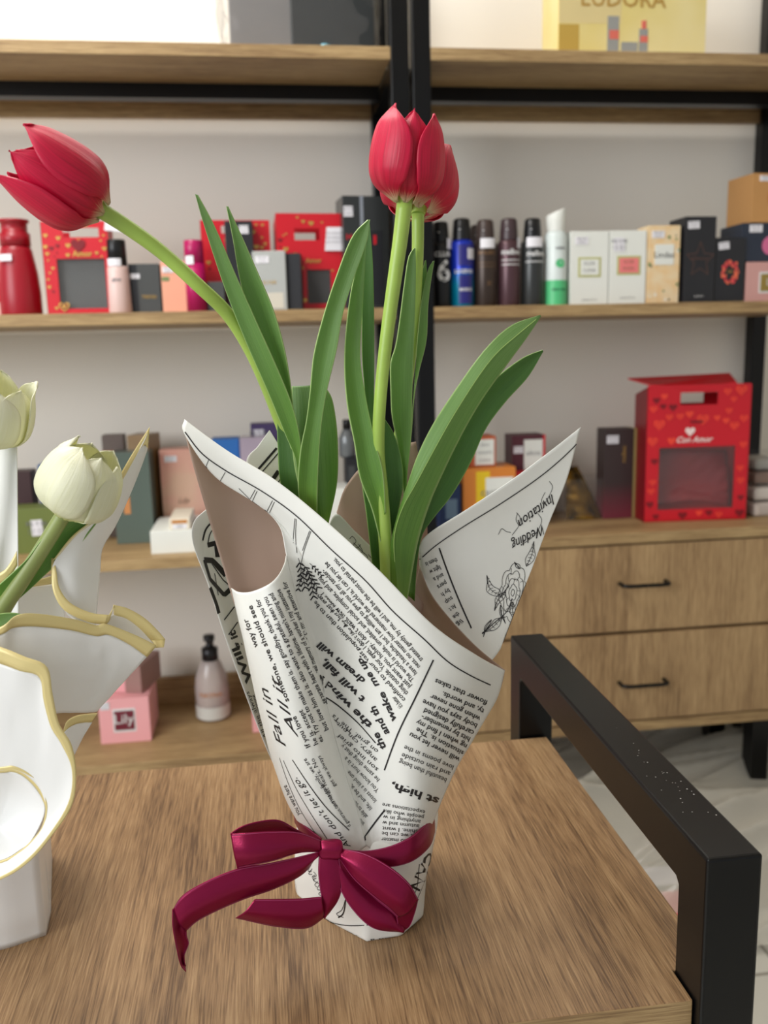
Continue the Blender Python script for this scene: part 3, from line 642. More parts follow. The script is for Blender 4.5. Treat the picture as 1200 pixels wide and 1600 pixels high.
# ------------------------------------------------------------------ tulips
def petal(fr, o, phi, R, L, W, rho, curl=.0, tip=0., mat_=PETAL, par=None, flare=0., sd=0):
    e1, e2, ax = fr; rs = np.random.RandomState(sd); ns, ntt = 22, 34
    T = np.linspace(0, 1, ntt); s_ = np.linspace(-1, 1, ns)
    pr = np.interp(T, [0, .04, .1, .22, .38, .55, .75, .9, 1], [.12, .42, .7, .94, 1., .98, .9, .78, .66+flare])*rho
    wd = np.interp(T, [0, .08, .22, .45, .68, .82, .91, .96, .99, 1], [.3, .66, .93, 1, .97, .84, .62, .42, .2, .06])*W
    k = np.ones(7)/7
    pr = np.convolve(np.pad(pr, 3, 'edge'), k, 'valid'); k = np.ones(3)/3; wd = np.convolve(np.pad(wd, 1, 'edge'), k, 'valid'); tt_ = np.clip((T-.5)/.5, 0, 1); wd = np.minimum(wd, W)*0+W*np.interp(T, [0, .08, .22, .42, 1], [.3, .66, .93, 1, 1])*(np.maximum(1-tt_**3.6, 0)**.6 if mat_ is CREAM else np.maximum(1-tt_**2.3, 0)**.72); wd[-1] = W*.03
    G = np.zeros((ns, ntt, 3)); w1, w2 = rs.uniform(0, 6, 2)
    for j, t_ in enumerate(T):
        for i, s0 in enumerate(s_):
            an = phi+s0*wd[j]+tip*t_*t_
            r_ = R*(pr[j]*(1+curl*s0*s0*t_)-.05*math.exp(-(s0/.12)**2)*(1-t_)+.018*math.sin(5*s0+w1+3*t_)*t_)
            z = L*(t_*1.0-.03*s0*s0*t_)+L*.008*math.sin(5*s0+w2)*t_**3
            G[i, j] = o+ax*z+(e1*math.cos(an)+e2*math.sin(an))*r_
    S_ = Surf.__new__(Surf); S_.G = G; S_.nu, S_.nv = ns, ntt; S_.normals(); S_.sg = 1
    if (S_.N*(G-(o+ax*L*.4))).sum(-1).mean() < 0: S_.sg = -1; S_.N *= -1
    return MB().sheet(S_, .0006, 0, 0).build('petal', mat_, par)
def bloom(t_, base, tipd, L, R, petals, mat_=PETAL, core=None):
    ax = np.array(tipd, float); ax /= np.linalg.norm(ax)
    toc = CAM-base; e2 = toc-ax*(toc@ax); e2 /= np.linalg.norm(e2); e1 = np.cross(ax, e2)
    b = MB(); b.tube([base-ax*.001, base+ax*.004], [.0045, .006], n=14); h = b.build('bloom', core or STEM, t_)
    for k, (phi, rho, Lf, W, cu, tp, fl) in enumerate(petals): petal((e1, e2, ax), base, math.radians(phi), R, L*Lf, W, rho, cu, tp, mat_, h, fl, k+3)
    return h
def leaf(t_, Lft, Rgt, fold=.25, mat_=LEAF, n=44, mid=None, th=.0008):
    """Lft, Rgt: the two edges from tip to foot; fold sinks (+) or raises (-) the midrib, in cm"""
    a = cr([P(q) for q in Lft], n); c_ = cr([P(q) for q in Rgt], n)
    if mid: m = cr([P(q) for q in mid], n)
    else:
        m = (a+c_)/2; w_ = np.linalg.norm(a-c_, axis=1); m[:, 1] += fold*.01*np.minimum(1, w_/.02)
    a, m, c_ = a[::-1], m[::-1], c_[::-1]
    S_ = Surf([a, a*.5+m*.5, a*.06+m*.94, c_*.06+m*.94, c_*.5+m*.5, c_] if mid else [a, m, c_], n, 21, world=True)
    G = S_.G.transpose(1, 0, 2).copy(); S_.G = G; S_.nu, S_.nv = 21, n; S_.sg = 1; S_.normals()
    if S_.N.mean((0, 1))@(CAM-G[10, n//2]) < 0: S_.sg = -1; S_.N *= -1
    b = MB().sheet(S_, th, 0, 0)
    if mid: b.sline(S_, [(.5, x) for x in np.linspace(.15, .985, 12)], .0005, mat=1, px=False, off=.0001)
    return b.build('leaf', [mat_, KEEL], t_)
t1 = thing('tulip', 'red tulip leaning far left, bloom tilted over the bottles', 'tulip', tuple(P((540,1240,0))))
MB().tube([P(q) for q in ((160,330,-1.5),(196,353,-1.4),(250,392,-1),(310,446,-.5),(355,490,.5),(392,548,1.3),(432,640,1.8),(466,740,1.9),(490,850,1.4),(540,1240,.6))], [.0048, .0043, .0044, .0046, .005, .006, .006], m=60).build('stem', STEM, t1)
bb = P((163,332,-1.5)); tp_ = P((22,234,-3.0))
bloom(t1, bb, tp_-bb, .0595, .0255, [(28,1.0,1.0,1.05,.03,.05,-.04),(160,1.0,1.04,.9,.02,.1,.1),(270,1.0,.96,.95,.02,0,0),(98,.84,.98,.8,0,0,-.02),(215,.88,.92,.8,0,0,.05),(335,.88,.92,.8,.02,0,.0)])
leaf(t1, [(354,322,.2),(364,372,.3),(374,432,.4),(392,500,.5),(414,560,.6),(436,630,.6),(455,700,.6)], [(356,323,.2),(380,375,.3),(405,432,.2),(426,482,.2),(442,536,.2),(452,589,.3),(459,650,.4),(466,715,.5)], .35)
leaf(t1, [(305,303,-.5),(316,343,-.4),(351,450,-.2),(383,532,0),(422,621,0),(447,682,.1),(462,718,.1),(466,760,.2)], [(309,305,-.5),(333,350,-.5),(369,432,-.4),(401,504,-.3),(437,585,-.3),(458,639,-.2),(469,690,-.1),(472,760,.1)], .25)
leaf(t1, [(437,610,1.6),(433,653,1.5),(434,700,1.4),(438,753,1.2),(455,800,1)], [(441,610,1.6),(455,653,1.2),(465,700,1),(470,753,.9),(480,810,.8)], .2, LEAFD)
leaf(t1, [(456,603,1.8),(455,625,1.6),(455,680,1.3),(462,740,1),(480,800,.8),(500,838,.8)], [(505,601,1.9),(517,618,1.7),(524,648,1.5),(528,692,1.3),(527,753,1.1),(513,820,.8)], -.5, LEAF)
leaf(t1, [(575,344,-1.6),(554,365,-1.6),(526,432,-1.4),(504,500,-1.1),(490,557,-.9),(485,610,-.8),(479,657,-.6),(470,703,-.5),(466,760,-.2),(472,810,.1)], [(578,343,-1.6),(574,375,-1.4),(554,432,-1.2),(536,489,-1),(526,546,-.9),(511,610,-.7),(502,664,-.6),(497,735,-.4),(495,799,-.2),(494,820,0)], .3)
t2 = thing('tulip', 'upright red tulip in front, the tallest bloom of the group', 'tulip', tuple(P((590,1240,0))))
MB().tube([P(q) for q in ((632,318,-.8),(626,370,-.8),(616,440,-.8),(605,520,-.7),(597,590,-.6),(592,660,-.4),(592,715,-.1),(596,760,-.1),(601,830,-.2),(605,900,-.2),(600,1240,0))], [.0051, .0046, .0042, .0041, .0046, .005, .005], m=60).build('stem', STEM, t2)
bb = P((632,318,-.8)); tp_ = P((644,170,-1.2))
bloom(t2, bb, tp_-bb, .0525, .0238, [(146,1.03,1.07,1.05,.02,-.12,-.16),(22,1.0,1.01,.95,.02,.05,-.08),(270,1.0,.94,.95,.02,0,0),(84,.84,1.02,.8,0,0,-.1),(210,.86,.9,.8,0,0,-.1),(330,.86,.9,.8,0,0,-.1)])
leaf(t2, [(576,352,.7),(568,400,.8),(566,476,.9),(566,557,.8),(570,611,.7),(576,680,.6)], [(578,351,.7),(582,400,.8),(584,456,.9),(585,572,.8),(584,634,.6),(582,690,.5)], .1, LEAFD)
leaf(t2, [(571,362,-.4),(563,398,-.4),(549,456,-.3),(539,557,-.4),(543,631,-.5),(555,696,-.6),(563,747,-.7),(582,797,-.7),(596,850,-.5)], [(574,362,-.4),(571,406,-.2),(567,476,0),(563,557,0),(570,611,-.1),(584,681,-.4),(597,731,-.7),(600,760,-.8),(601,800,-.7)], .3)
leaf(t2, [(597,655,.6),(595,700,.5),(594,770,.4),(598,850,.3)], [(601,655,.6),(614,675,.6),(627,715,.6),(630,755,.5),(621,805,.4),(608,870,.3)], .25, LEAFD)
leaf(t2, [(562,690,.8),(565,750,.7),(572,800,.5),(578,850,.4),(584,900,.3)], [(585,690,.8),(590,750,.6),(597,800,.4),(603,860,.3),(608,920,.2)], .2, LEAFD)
t3 = thing('tulip', 'red tulip partly hidden behind the upright one', 'tulip', tuple(P((630,1240,.6))))
MB().tube([P(q) for q in ((653,334,1.6),(653,380,1.6),(651,440,1.8),(647,510,2.1),(636,600,2.2),(622,700,1.9),(615,800,1.2),(612,900,.8),(618,1240,.5))], [.0042, .0038, .004, .005, .005], m=50).build('stem', STEM, t3)
bb = P((653,334,1.6)); tp_ = P((664,205,4.4))
bloom(t3, bb, tp_-bb, .051, .0262, [(20,1.0,1.0,.95,.02,0,0),(150,1.05,.97,.9,.02,0,0),(265,1.0,.96,.9,.02,0,0),(90,.95,.95,.85,0,0,0),(210,.86,.96,.8,0,0,0),(320,.9,.97,.8,0,0,0)])
leaf(t3, [(664,407,1.9),(659,430,1.9),(655,470,1.8)], [(666,406,1.9),(667,430,1.9),(662,480,1.8)], .05)
leaf(t3, [(677,408,1.7),(671,416,1.7),(661,456,1.6),(654,514,1.5),(648,592,1.3),(640,680,1)], [(679,407,1.7),(675,427,1.6),(669,476,1.5),(666,534,1.4),(654,582,1.2),(646,620,1.1),(642,690,1)], .1)
leaf(t3, [(647,388,1),(640,399,.9),(632,446,.9),(626,493,.8),(618,543,.8),(611,565,.8),(611,610,.8),(613,650,.8),(621,689,.7),(630,751,.6),(632,800,.5)], [(649,388,1),(650,417,1),(649,476,1),(646,553,.9),(644,619,.9),(642,689,.8),(636,747,.7),(636,800,.6)], .3)
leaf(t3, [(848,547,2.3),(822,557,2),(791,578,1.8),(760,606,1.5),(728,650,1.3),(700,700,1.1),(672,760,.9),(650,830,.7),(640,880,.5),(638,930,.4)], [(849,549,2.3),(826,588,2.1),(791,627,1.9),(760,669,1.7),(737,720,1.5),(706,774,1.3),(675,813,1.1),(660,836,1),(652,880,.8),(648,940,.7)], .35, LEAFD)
leaf(t3, [(844,492,1),(799,508,.6),(760,543,.2),(714,605,-.1),(675,665,-.3),(652,712,-.4),(636,758,-.5),(623,797,-.5),(612,840,-.5),(604,890,-.5),(606,940,-.4)],
     [(845,495,1),(826,524,.7),(791,572,.4),(752,627,.2),(721,681,0),(687,751,-.1),(671,789,-.2),(654,844,-.3),(645,890,-.3),(638,930,-.3),(630,970,-.2)],
     mid=[(845,493,1),(812,520,.3),(770,558,-.3),(714,640,-.7),(683,694,-.9),(650,755,-1),(628,795,-1.05),(616,835,-1.05),(616,870,-1),(620,910,-.9),(618,950,-.8)])

# ------------------------------------------------------------------ white bouquet at the left
wrap2 = thing('paper_wrap', 'white wrapping paper with gold edges, standing at the left of the table around cream tulips', 'wrapping paper', (-.2, .60, ZT))
def sh(name, rows, mats=(WHITEP, WHITEP), nu=30, nv=24, rough=0, fl=None):
    S_ = Surf(rows, nu, nv, uniform=True, rough=rough, flip=fl); MB().sheet(S_, .0004, 0, 1).build(name, list(mats), wrap2); return S_
# bag foot
ft = [tuple(onz(80,1426,ZT)[:2]), tuple(onz(73,1461,ZT)[:2]), tuple(onz(18,1480,ZT)[:2]), tuple(onz(-60,1500,ZT)[:2]), tuple(onz(-150,1500,ZT)[:2])]
ft += [(-.26, .68), (-.19, .69)]
R_ = []
fc = np.mean(ft, axis=0)
for z, s_ in ((0, 1), (.02, 1.0), (.05, 1.0), (.09, 1.03), (.14, 1.05)):
    q = [(fc[0]+(x-fc[0])*s_, fc[1]+(y-fc[1])*s_, ZT+z) for x, y in ft]; R_.append(lin(q+[q[0]], 71))
Sb = Surf(R_, 71, 20, world=True, rough=.002, flip=False)
if ((Sb.N*(Sb.G-np.array([fc[0], fc[1], ZT+.05]))).sum(-1)).mean() < 0: Sb.sg *= -1; Sb.N *= -1
MB().sheet(Sb, .0005, 0, 0).build('bag_foot', WHITEP, wrap2)
sh('scroll_sheet', [
 [(-70,1015,-7),(0,1036,-8),(30,1047,-8.4),(62,1057,-8.5),(69,1095,-8.6),(80,1135,-8.7),(97,1163,-8.8),(113,1200,-8.9),(109,1250,-9),(82,1296,-9),(45,1340,-8.8),(0,1370,-8.4),(-70,1390,-7.5)],
 [(-70,1110,-7),(0,1118,-7.8),(25,1122,-8),(48,1130,-8.2),(62,1150,-8.3),(73,1180,-8.4),(85,1200,-8.5),(96,1228,-8.6),(93,1262,-8.7),(70,1300,-8.7),(40,1334,-8.6),(0,1360,-8.2),(-70,1376,-7.3)],
 [(-70,1205,-7),(0,1204,-7.6),(18,1202,-7.8),(34,1207,-7.9),(48,1217,-8),(60,1230,-8.1),(68,1246,-8.2),(72,1264,-8.3),(66,1292,-8.4),(52,1312,-8.4),(32,1330,-8.3),(0,1346,-8),(-70,1360,-7)]], nu=60)
gold = lambda nm, A, B, n_=40: sh(nm, [A, B], (GOLD, GOLD), nu=n_, nv=4)
gold('gold_edge', [(-70,990,-7.05),(0,1011,-8.05),(38,1026,-8.4),(73,1042,-8.55),(82,1085,-8.65),(92,1130,-8.75),(112,1165,-8.85),(119,1210,-8.95),(113,1257,-9.05),(85,1301,-9.05),(46,1346,-8.85),(0,1375,-8.45),(-70,1395,-7.5)],
     [(-70,1015,-7.05),(0,1037,-8.05),(30,1048,-8.45),(61,1058,-8.55),(68,1095,-8.65),(79,1135,-8.75),(96,1163,-8.85),(112,1202,-8.95),(108,1250,-9.05),(82,1296,-9.05),(44,1341,-8.85),(0,1370,-8.45),(-70,1391,-7.5)], 60)
gold('gold_edge', [(-70,1202,-7),(0,1199,-7.65),(18,1197,-7.85),(36,1203,-7.95),(52,1214,-8.05),(64,1229,-8.15),(71,1246,-8.25),(74,1264,-8.35),(68,1294,-8.45),(53,1315,-8.45),(33,1333,-8.35),(0,1349,-8.05),(-70,1363,-7.05)],
     [(-70,1208,-6.9),(0,1208,-7.55),(17,1206,-7.75),(33,1211,-7.85),(46,1221,-7.95),(58,1234,-8.05),(66,1249,-8.15),(71,1265,-8.3),(65,1292,-8.4),(51,1311,-8.4),(31,1329,-8.3),(0,1345,-8),(-70,1359,-7)], 60)
sh('scroll_lining', [[(-70,1205,-6.9),(0,1206,-7.5),(30,1210,-7.8),(55,1232,-8),(70,1265,-8.2),(50,1311,-8.3),(30,1328,-8.2),(0,1344,-7.9),(-70,1358,-6.9)],
 [(-70,1240,-5.2),(0,1240,-5.5),(20,1245,-5.6),(38,1258,-5.8),(45,1275,-6),(34,1296,-6.2),(20,1308,-6.2),(0,1318,-6),(-70,1330,-5.4)],
 [(-60,1285,-3.5),(-10,1285,-3.6),(0,1285,-3.7),(8,1287,-3.8),(10,1290,-3.8),(6,1293,-3.8),(0,1296,-3.8),(-10,1298,-3.7),(-60,1298,-3.5)],
 [(-60,1291,-3.2),(-12,1291,-3.3),(-8,1291,-3.35),(-6,1291,-3.4),(-5,1291,-3.4),(-6,1291.5,-3.4),(-8,1292,-3.35),(-12,1292,-3.3),(-60,1292,-3.2)]], nu=50)
sh('flared_sheet', [
 [(-60,1010,-6),(0,991,-6.5),(22,980,-6.2),(56,978,-5.8),(112,984,-5),(150,993,-4.4),(170,991,-4.2),(202,1006,-3.8),(230,1026,-3.5)],
 [(-60,1080,-5.5),(0,1060,-5.8),(25,1050,-5.8),(60,1048,-5.6),(105,1050,-5),(140,1055,-4.4),(160,1055,-4),(180,1056,-3.8),(197,1062,-3.4)],
 [(-60,1150,-5),(0,1140,-5.2),(30,1130,-5.2),(60,1120,-5),(90,1115,-4.6),(112,1114,-4.3),(130,1114,-4),(142,1113,-3.8),(152,1112,-3.5)]], nu=60, rough=.0012)
gold('gold_edge', [(-60,996,-6.05),(0,980,-6.55),(26,962,-6.3),(56,959,-5.9),(112,967,-5.1),(150,977,-4.5),(166,975,-4.3),(210,992,-3.9),(245,1009,-3.6)],
     [(-60,1010,-6.05),(0,992,-6.55),(22,981,-6.25),(56,979,-5.85),(112,985,-5.05),(150,994,-4.45),(170,992,-4.25),(202,1007,-3.85),(230,1027,-3.55)], 60)
gold('gold_edge', [(80,872,-3),(80,897,-3.4),(84,927,-3.8),(101,954,-4),(138,972,-4),(166,976,-3.9)], [(84,872,-3),(88,893,-3.4),(93,919,-3.7),(110,942,-3.9),(141,957,-3.9),(170,961,-3.8)], 40)
gold('gold_edge', [(166,976,-3.9),(172,968,-3.7),(177,946,-3.5)], [(170,961,-3.8),(174,956,-3.7),(180,945,-3.4)], 10)
gold('gold_edge', [(177,945,-3.5),(200,951,-3.3),(226,966,-3.1),(246,985,-3),(258,999,-3)], [(178,961,-3.5),(198,967,-3.3),(218,982,-3.1),(235,1000,-3),(246,1011,-3)], 30)
gold('gold_edge', [(258,999,-3),(257,1005,-3.2),(256,1011,-3.4)], [(236,1000,-3),(240,1006,-3.2),(243,1012,-3.4)], 8)
sh('flared_sheet', [[(166,975,-3.2),(178,960,-3),(200,967,-2.8),(220,982,-2.6),(240,1004,-2.6)], [(160,985,-3),(175,985,-2.8),(195,995,-2.6),(212,1005,-2.5),(232,1015,-2.5)], [(150,1000,-3),(170,1005,-2.8),(190,1015,-2.6),(205,1025,-2.5),(215,1030,-2.5)]])
sh('tall_sheet', [
 [(230,678,-1),(231,684,-.9),(232,690,-.8)],
 [(222,695,-1.2),(226,702,-.9),(228,710,-.5)],
 [(197,740,-1.8),(204,752,-1.2),(207,765,-.7)],
 [(155,805,-2.6),(172,812,-1.7),(182,820,-.9)],
 [(120,835,-3),(142,845,-2.2),(161,856,-1)],
 [(88,872,-3.2),(122,885,-2.8),(157,890,-1.4)],
 [(82,896,-3.3),(120,915,-3.1),(155,915,-1.8)],
 [(92,930,-3.5),(120,945,-3.3),(152,950,-2.2)],
 [(105,960,-3.6),(125,975,-3.4),(150,980,-2.6)]], nu=24, nv=50)
gold('gold_edge', [(234,667,-.9),(200,720,-1.6),(175,765,-2.2),(150,806,-2.6),(112,838,-3),(82,876,-3.2)], [(231,700,-1),(222,697,-1.2),(197,741,-1.8),(156,806,-2.6),(120,836,-3),(88,873,-3.2)], 40)
sh('back_sheet', [[(-60,690,1),(0,680,0),(26,676,-1)], [(-60,780,1),(0,780,-.2),(27,778,-1.2)], [(-60,880,.5),(0,880,-.5),(28,870,-1.6)], [(-60,985,.2),(0,985,-.8),(29,975,-2)]], nu=20, nv=30)
gold('gold_edge', [(-60,925,-2),(0,895,-2.2),(14,882,-2.2),(26,861,-2.2)], [(-60,945,-2),(0,914,-2.2),(16,900,-2.2),(27,884,-2.2)], 20)
gold('gold_edge', [(30,912,.3),(52,908,.3),(80,900,.2)], [(34,923,.3),(52,917,.3),(80,913,.2)], 14)
sh('inner_sheet', [[(29,918,.4),(50,915,.5),(84,912,.4)], [(29,960,0),(50,960,.2),(100,955,.2)], [(29,1010,-.5),(50,1010,-.3),(100,1000,-.3)]])
gold('gold_edge', [(98,1145,-3.4),(104,1128,-3.3),(118,1119,-3.1),(135,1116,-2.9),(152,1115,-2.7)], [(100,1146,-3.4),(108,1137,-3.3),(120,1131,-3.1),(132,1129,-2.9),(143,1129,-2.7)], 20)
sh('lower_fold', [[(96,1150,-3.5),(108,1137,-3.3),(122,1130,-3),(144,1129,-2.7)], [(105,1165,-3.4),(112,1158,-3.2),(122,1153,-3),(130,1152,-2.8)], [(112,1185,-3.4),(114,1182,-3.2),(116,1180,-3),(118,1177,-2.8)]])

t4 = thing('tulip', 'cream white tulip leaning right in the gold edged paper', 'tulip', tuple(P((-60,1150,-2))))
MB().tube([P(q) for q in ((100,803,-3.5),(82,832,-3.5),(58,870,-3.5),(35,905,-3.5),(5,950,-3.4),(-40,1040,-3),(-60,1150,-2))], [.0048, .0048, .0052, .006, .006], m=40).build('stem', STEMD, t4)
bb = P((102,806,-3.5)); tp_ = P((158,690,-4.2))
bloom(t4, bb, tp_-bb, .0485, .0252, [(128,1.02,.98,1.05,.0,0,-.22),(15,1.0,.9,.85,.0,0,-.12),(250,1.0,.93,.95,0,0,-.2),(72,.93,.98,.9,0,0,-.2),(190,.94,1.02,.85,0,0,-.2),(310,.94,.98,.8,0,0,-.15)], CREAM, STEMD)
leaf(t4, [(160,783,-2.6),(132,800,-2.8),(100,820,-3),(70,860,-3.2),(48,890,-3.3),(20,920,-3.4),(-20,960,-3.4)], [(166,796,-2.6),(140,832,-2.6),(110,868,-2.7),(80,890,-2.8),(50,918,-3),(20,945,-3.2),(-10,975,-3.3)], .3, LEAF)
leaf(t4, [(75,833,-3.9),(60,850,-3.9),(44,872,-3.9),(20,895,-3.9),(-20,930,-3.8)], [(77,834,-3.9),(56,862,-3.8),(44,885,-3.8),(36,910,-3.7),(0,960,-3.6)], .2)
leaf(t4, [(40,962,-4.8),(20,958,-4.8),(-10,962,-4.8),(-50,985,-4.6)], [(40,964,-4.8),(20,970,-4.8),(-10,985,-4.8),(-50,1010,-4.6)], .1)
t5 = thing('tulip', 'cream white tulip cut off by the left edge of the picture', 'tulip', tuple(P((-80,1150,-1))))
MB().tube([P(q) for q in ((-28,695,-1.8),(-40,800,-1.8),(-70,1000,-1.5),(-80,1150,-1))], .005, m=30).build('stem', STEMD, t5)
bb = P((-28,697,-1.8)); tp_ = P((0,590,-2.3))
bloom(t5, bb, tp_-bb, .046, .0255, [(95,1,.88,.9,.0,0,-.1),(215,1.0,.95,.95,0,0,-.1),(345,1.02,1.02,.8,0,0,.16),(40,.93,.93,.8,0,0,0),(150,.94,1.,.85,0,0,0),(270,.9,1,.8,0,0,0)], CREAM, STEMD)
leaf(t5, [(-30,840,-1),(-45,900,-1),(-70,1010,-1)], [(-26,840,-1),(-30,900,-1),(-60,1010,-1)], .1)

# ------------------------------------------------------------------ goods on the shelves
RX = np.array([1., 0, 0]); UZ = np.array([0, 0, 1.])
def col(n, rgb, **k): return mat(n, rgb, **k)
class Box:
    """a carton standing on a board; x0,x1 and ytop are where its front face stands, at depth Y"""
    def __init__(s, label, cat, x0, x1, ytop, Y, z0, dep, m, rot=0, group=None, name='product_box', bevel=.001):
        a = at(x0, ytop, Y); b_ = at(x1, ytop, Y); s.xa, s.xb = a[0], b_[0]; s.z0 = z0; s.z1 = (a[2]+b_[2])/2; s.Y = Y
        s.rot = rot; s.c = np.array([(s.xa+s.xb)/2, Y+dep/2]); s.w = s.xb-s.xa; s.h = s.z1-s.z0; s.dep = dep
        s.t = thing(name, label, cat, (s.c[0], s.c[1], z0), group)
        s.body = MB().box(s.xa, s.xb, Y, Y+dep, z0, s.z1, rot=rot, piv=s.c).build('carton', m, s.t, bevel=bevel)
        a_, b_ = math.cos(rot), math.sin(rot); s.r = np.array([a_, b_, 0]); s.n = np.array([b_, -a_, 0])
        s.o = np.array([s.c[0], s.c[1], z0])+s.n*dep/2-s.r*s.w/2
    def pt(s, u, v, off=.0008): return s.o+s.r*s.w*u+UZ*s.h*v+s.n*off
    def patch(s, name, u0, u1, v0, v1, m, off=.0006, tilt=0, txt=None, tm=None, ts=.2, th=.0005, **kw):
        b = MB(); P_ = [s.pt(u0, v0, off), s.pt(u1, v0, off), s.pt(u1, v1, off), s.pt(u0, v1, off)]
        if tilt:
            c_ = sum(P_)/4; R = Matrix.Rotation(tilt, 3, Vector(s.n)); P_ = [c_+np.array(R @ Vector(p-c_)) for p in P_]
        Q = [p-s.n*(off+.0003) for p in P_]
        b.add(P_+Q, [(0, 1, 2, 3), (4, 7, 6, 5), (0, 4, 5, 1), (1, 5, 6, 2), (2, 6, 7, 3), (3, 7, 4, 0)])
        ms = [m]
        if txt:
            ms.append(tm or GREY)
            L = txt if isinstance(txt, (list, tuple)) else [txt]
            for i, l in enumerate(L):
                q = s.pt((u0+u1)/2, v1-(v1-v0)*(i+1-.15)/(len(L)+.3), off+.0003); b.ptext(l, q, s.r, UZ, s.h*(v1-v0)*ts, 1, align=1, width=min(1, .8)*s.w*(u1-u0) if kw.get('fit') else None)
        return b.build(name, ms, s.t)
    def price(s, u0=.1, u1=.5, v0=.82, v1=.93, tilt=0): return s.patch('price_sticker', u0, u1, v0, v1, STICK, .0012, tilt, txt=['R$ 9,90', '| || ||| |'], ts=.28)
    def text(s, name, body, u, v, size, m, shear=0, bold=0, rot90=False):
        b = MB(); q = s.pt(u, v, .0012)
        if rot90: b.ptext(body, q, UZ, -s.r, size, 0, align=1, shear=shear, bold=bold)
        else: b.ptext(body, q, s.r, UZ, size, 0, align=1, shear=shear, bold=bold)
        return b.build(name, m, s.t)
def heart(b, o, r, u, sz, m=0):
    n = 24; pts = []
    for i in range(n):
        t_ = i/n*2*math.pi; x = 16*math.sin(t_)**3; y = 13*math.cos(t_)-5*math.cos(2*t_)-2*math.cos(3*t_)-math.cos(4*t_); pts.append(np.array(o)+np.array(r)*x*sz/32+np.array(u)*y*sz/32)
    b.add(pts, [tuple(range(n))], m)
GROUPM = 'cosmetics on the middle shelf'
RED = col('gift_red', (206, 20, 38), rough=.4); REDD = col('dark_red', (128, 12, 26), rough=.4); DK = col('near_black', (32, 33, 38), rough=.4); DG = col('dark_grey', (70, 72, 72), rough=.45)
WH = col('carton_white', (232, 234, 228), rough=.5); GOLDT = col('gold_print', (210, 170, 90), rough=.35, metal=.6); PINKM = col('soft_pink', (232, 168, 172), rough=.5); PEACH = col('peach', (240, 170, 142), rough=.5)
GLS = col('clear_film', (190, 190, 190), rough=.1, alpha=.06); ORNG = col('heart_orange', (240, 70, 50), rough=.5)
TXW = col('white_print', (225, 225, 225), rough=.5)

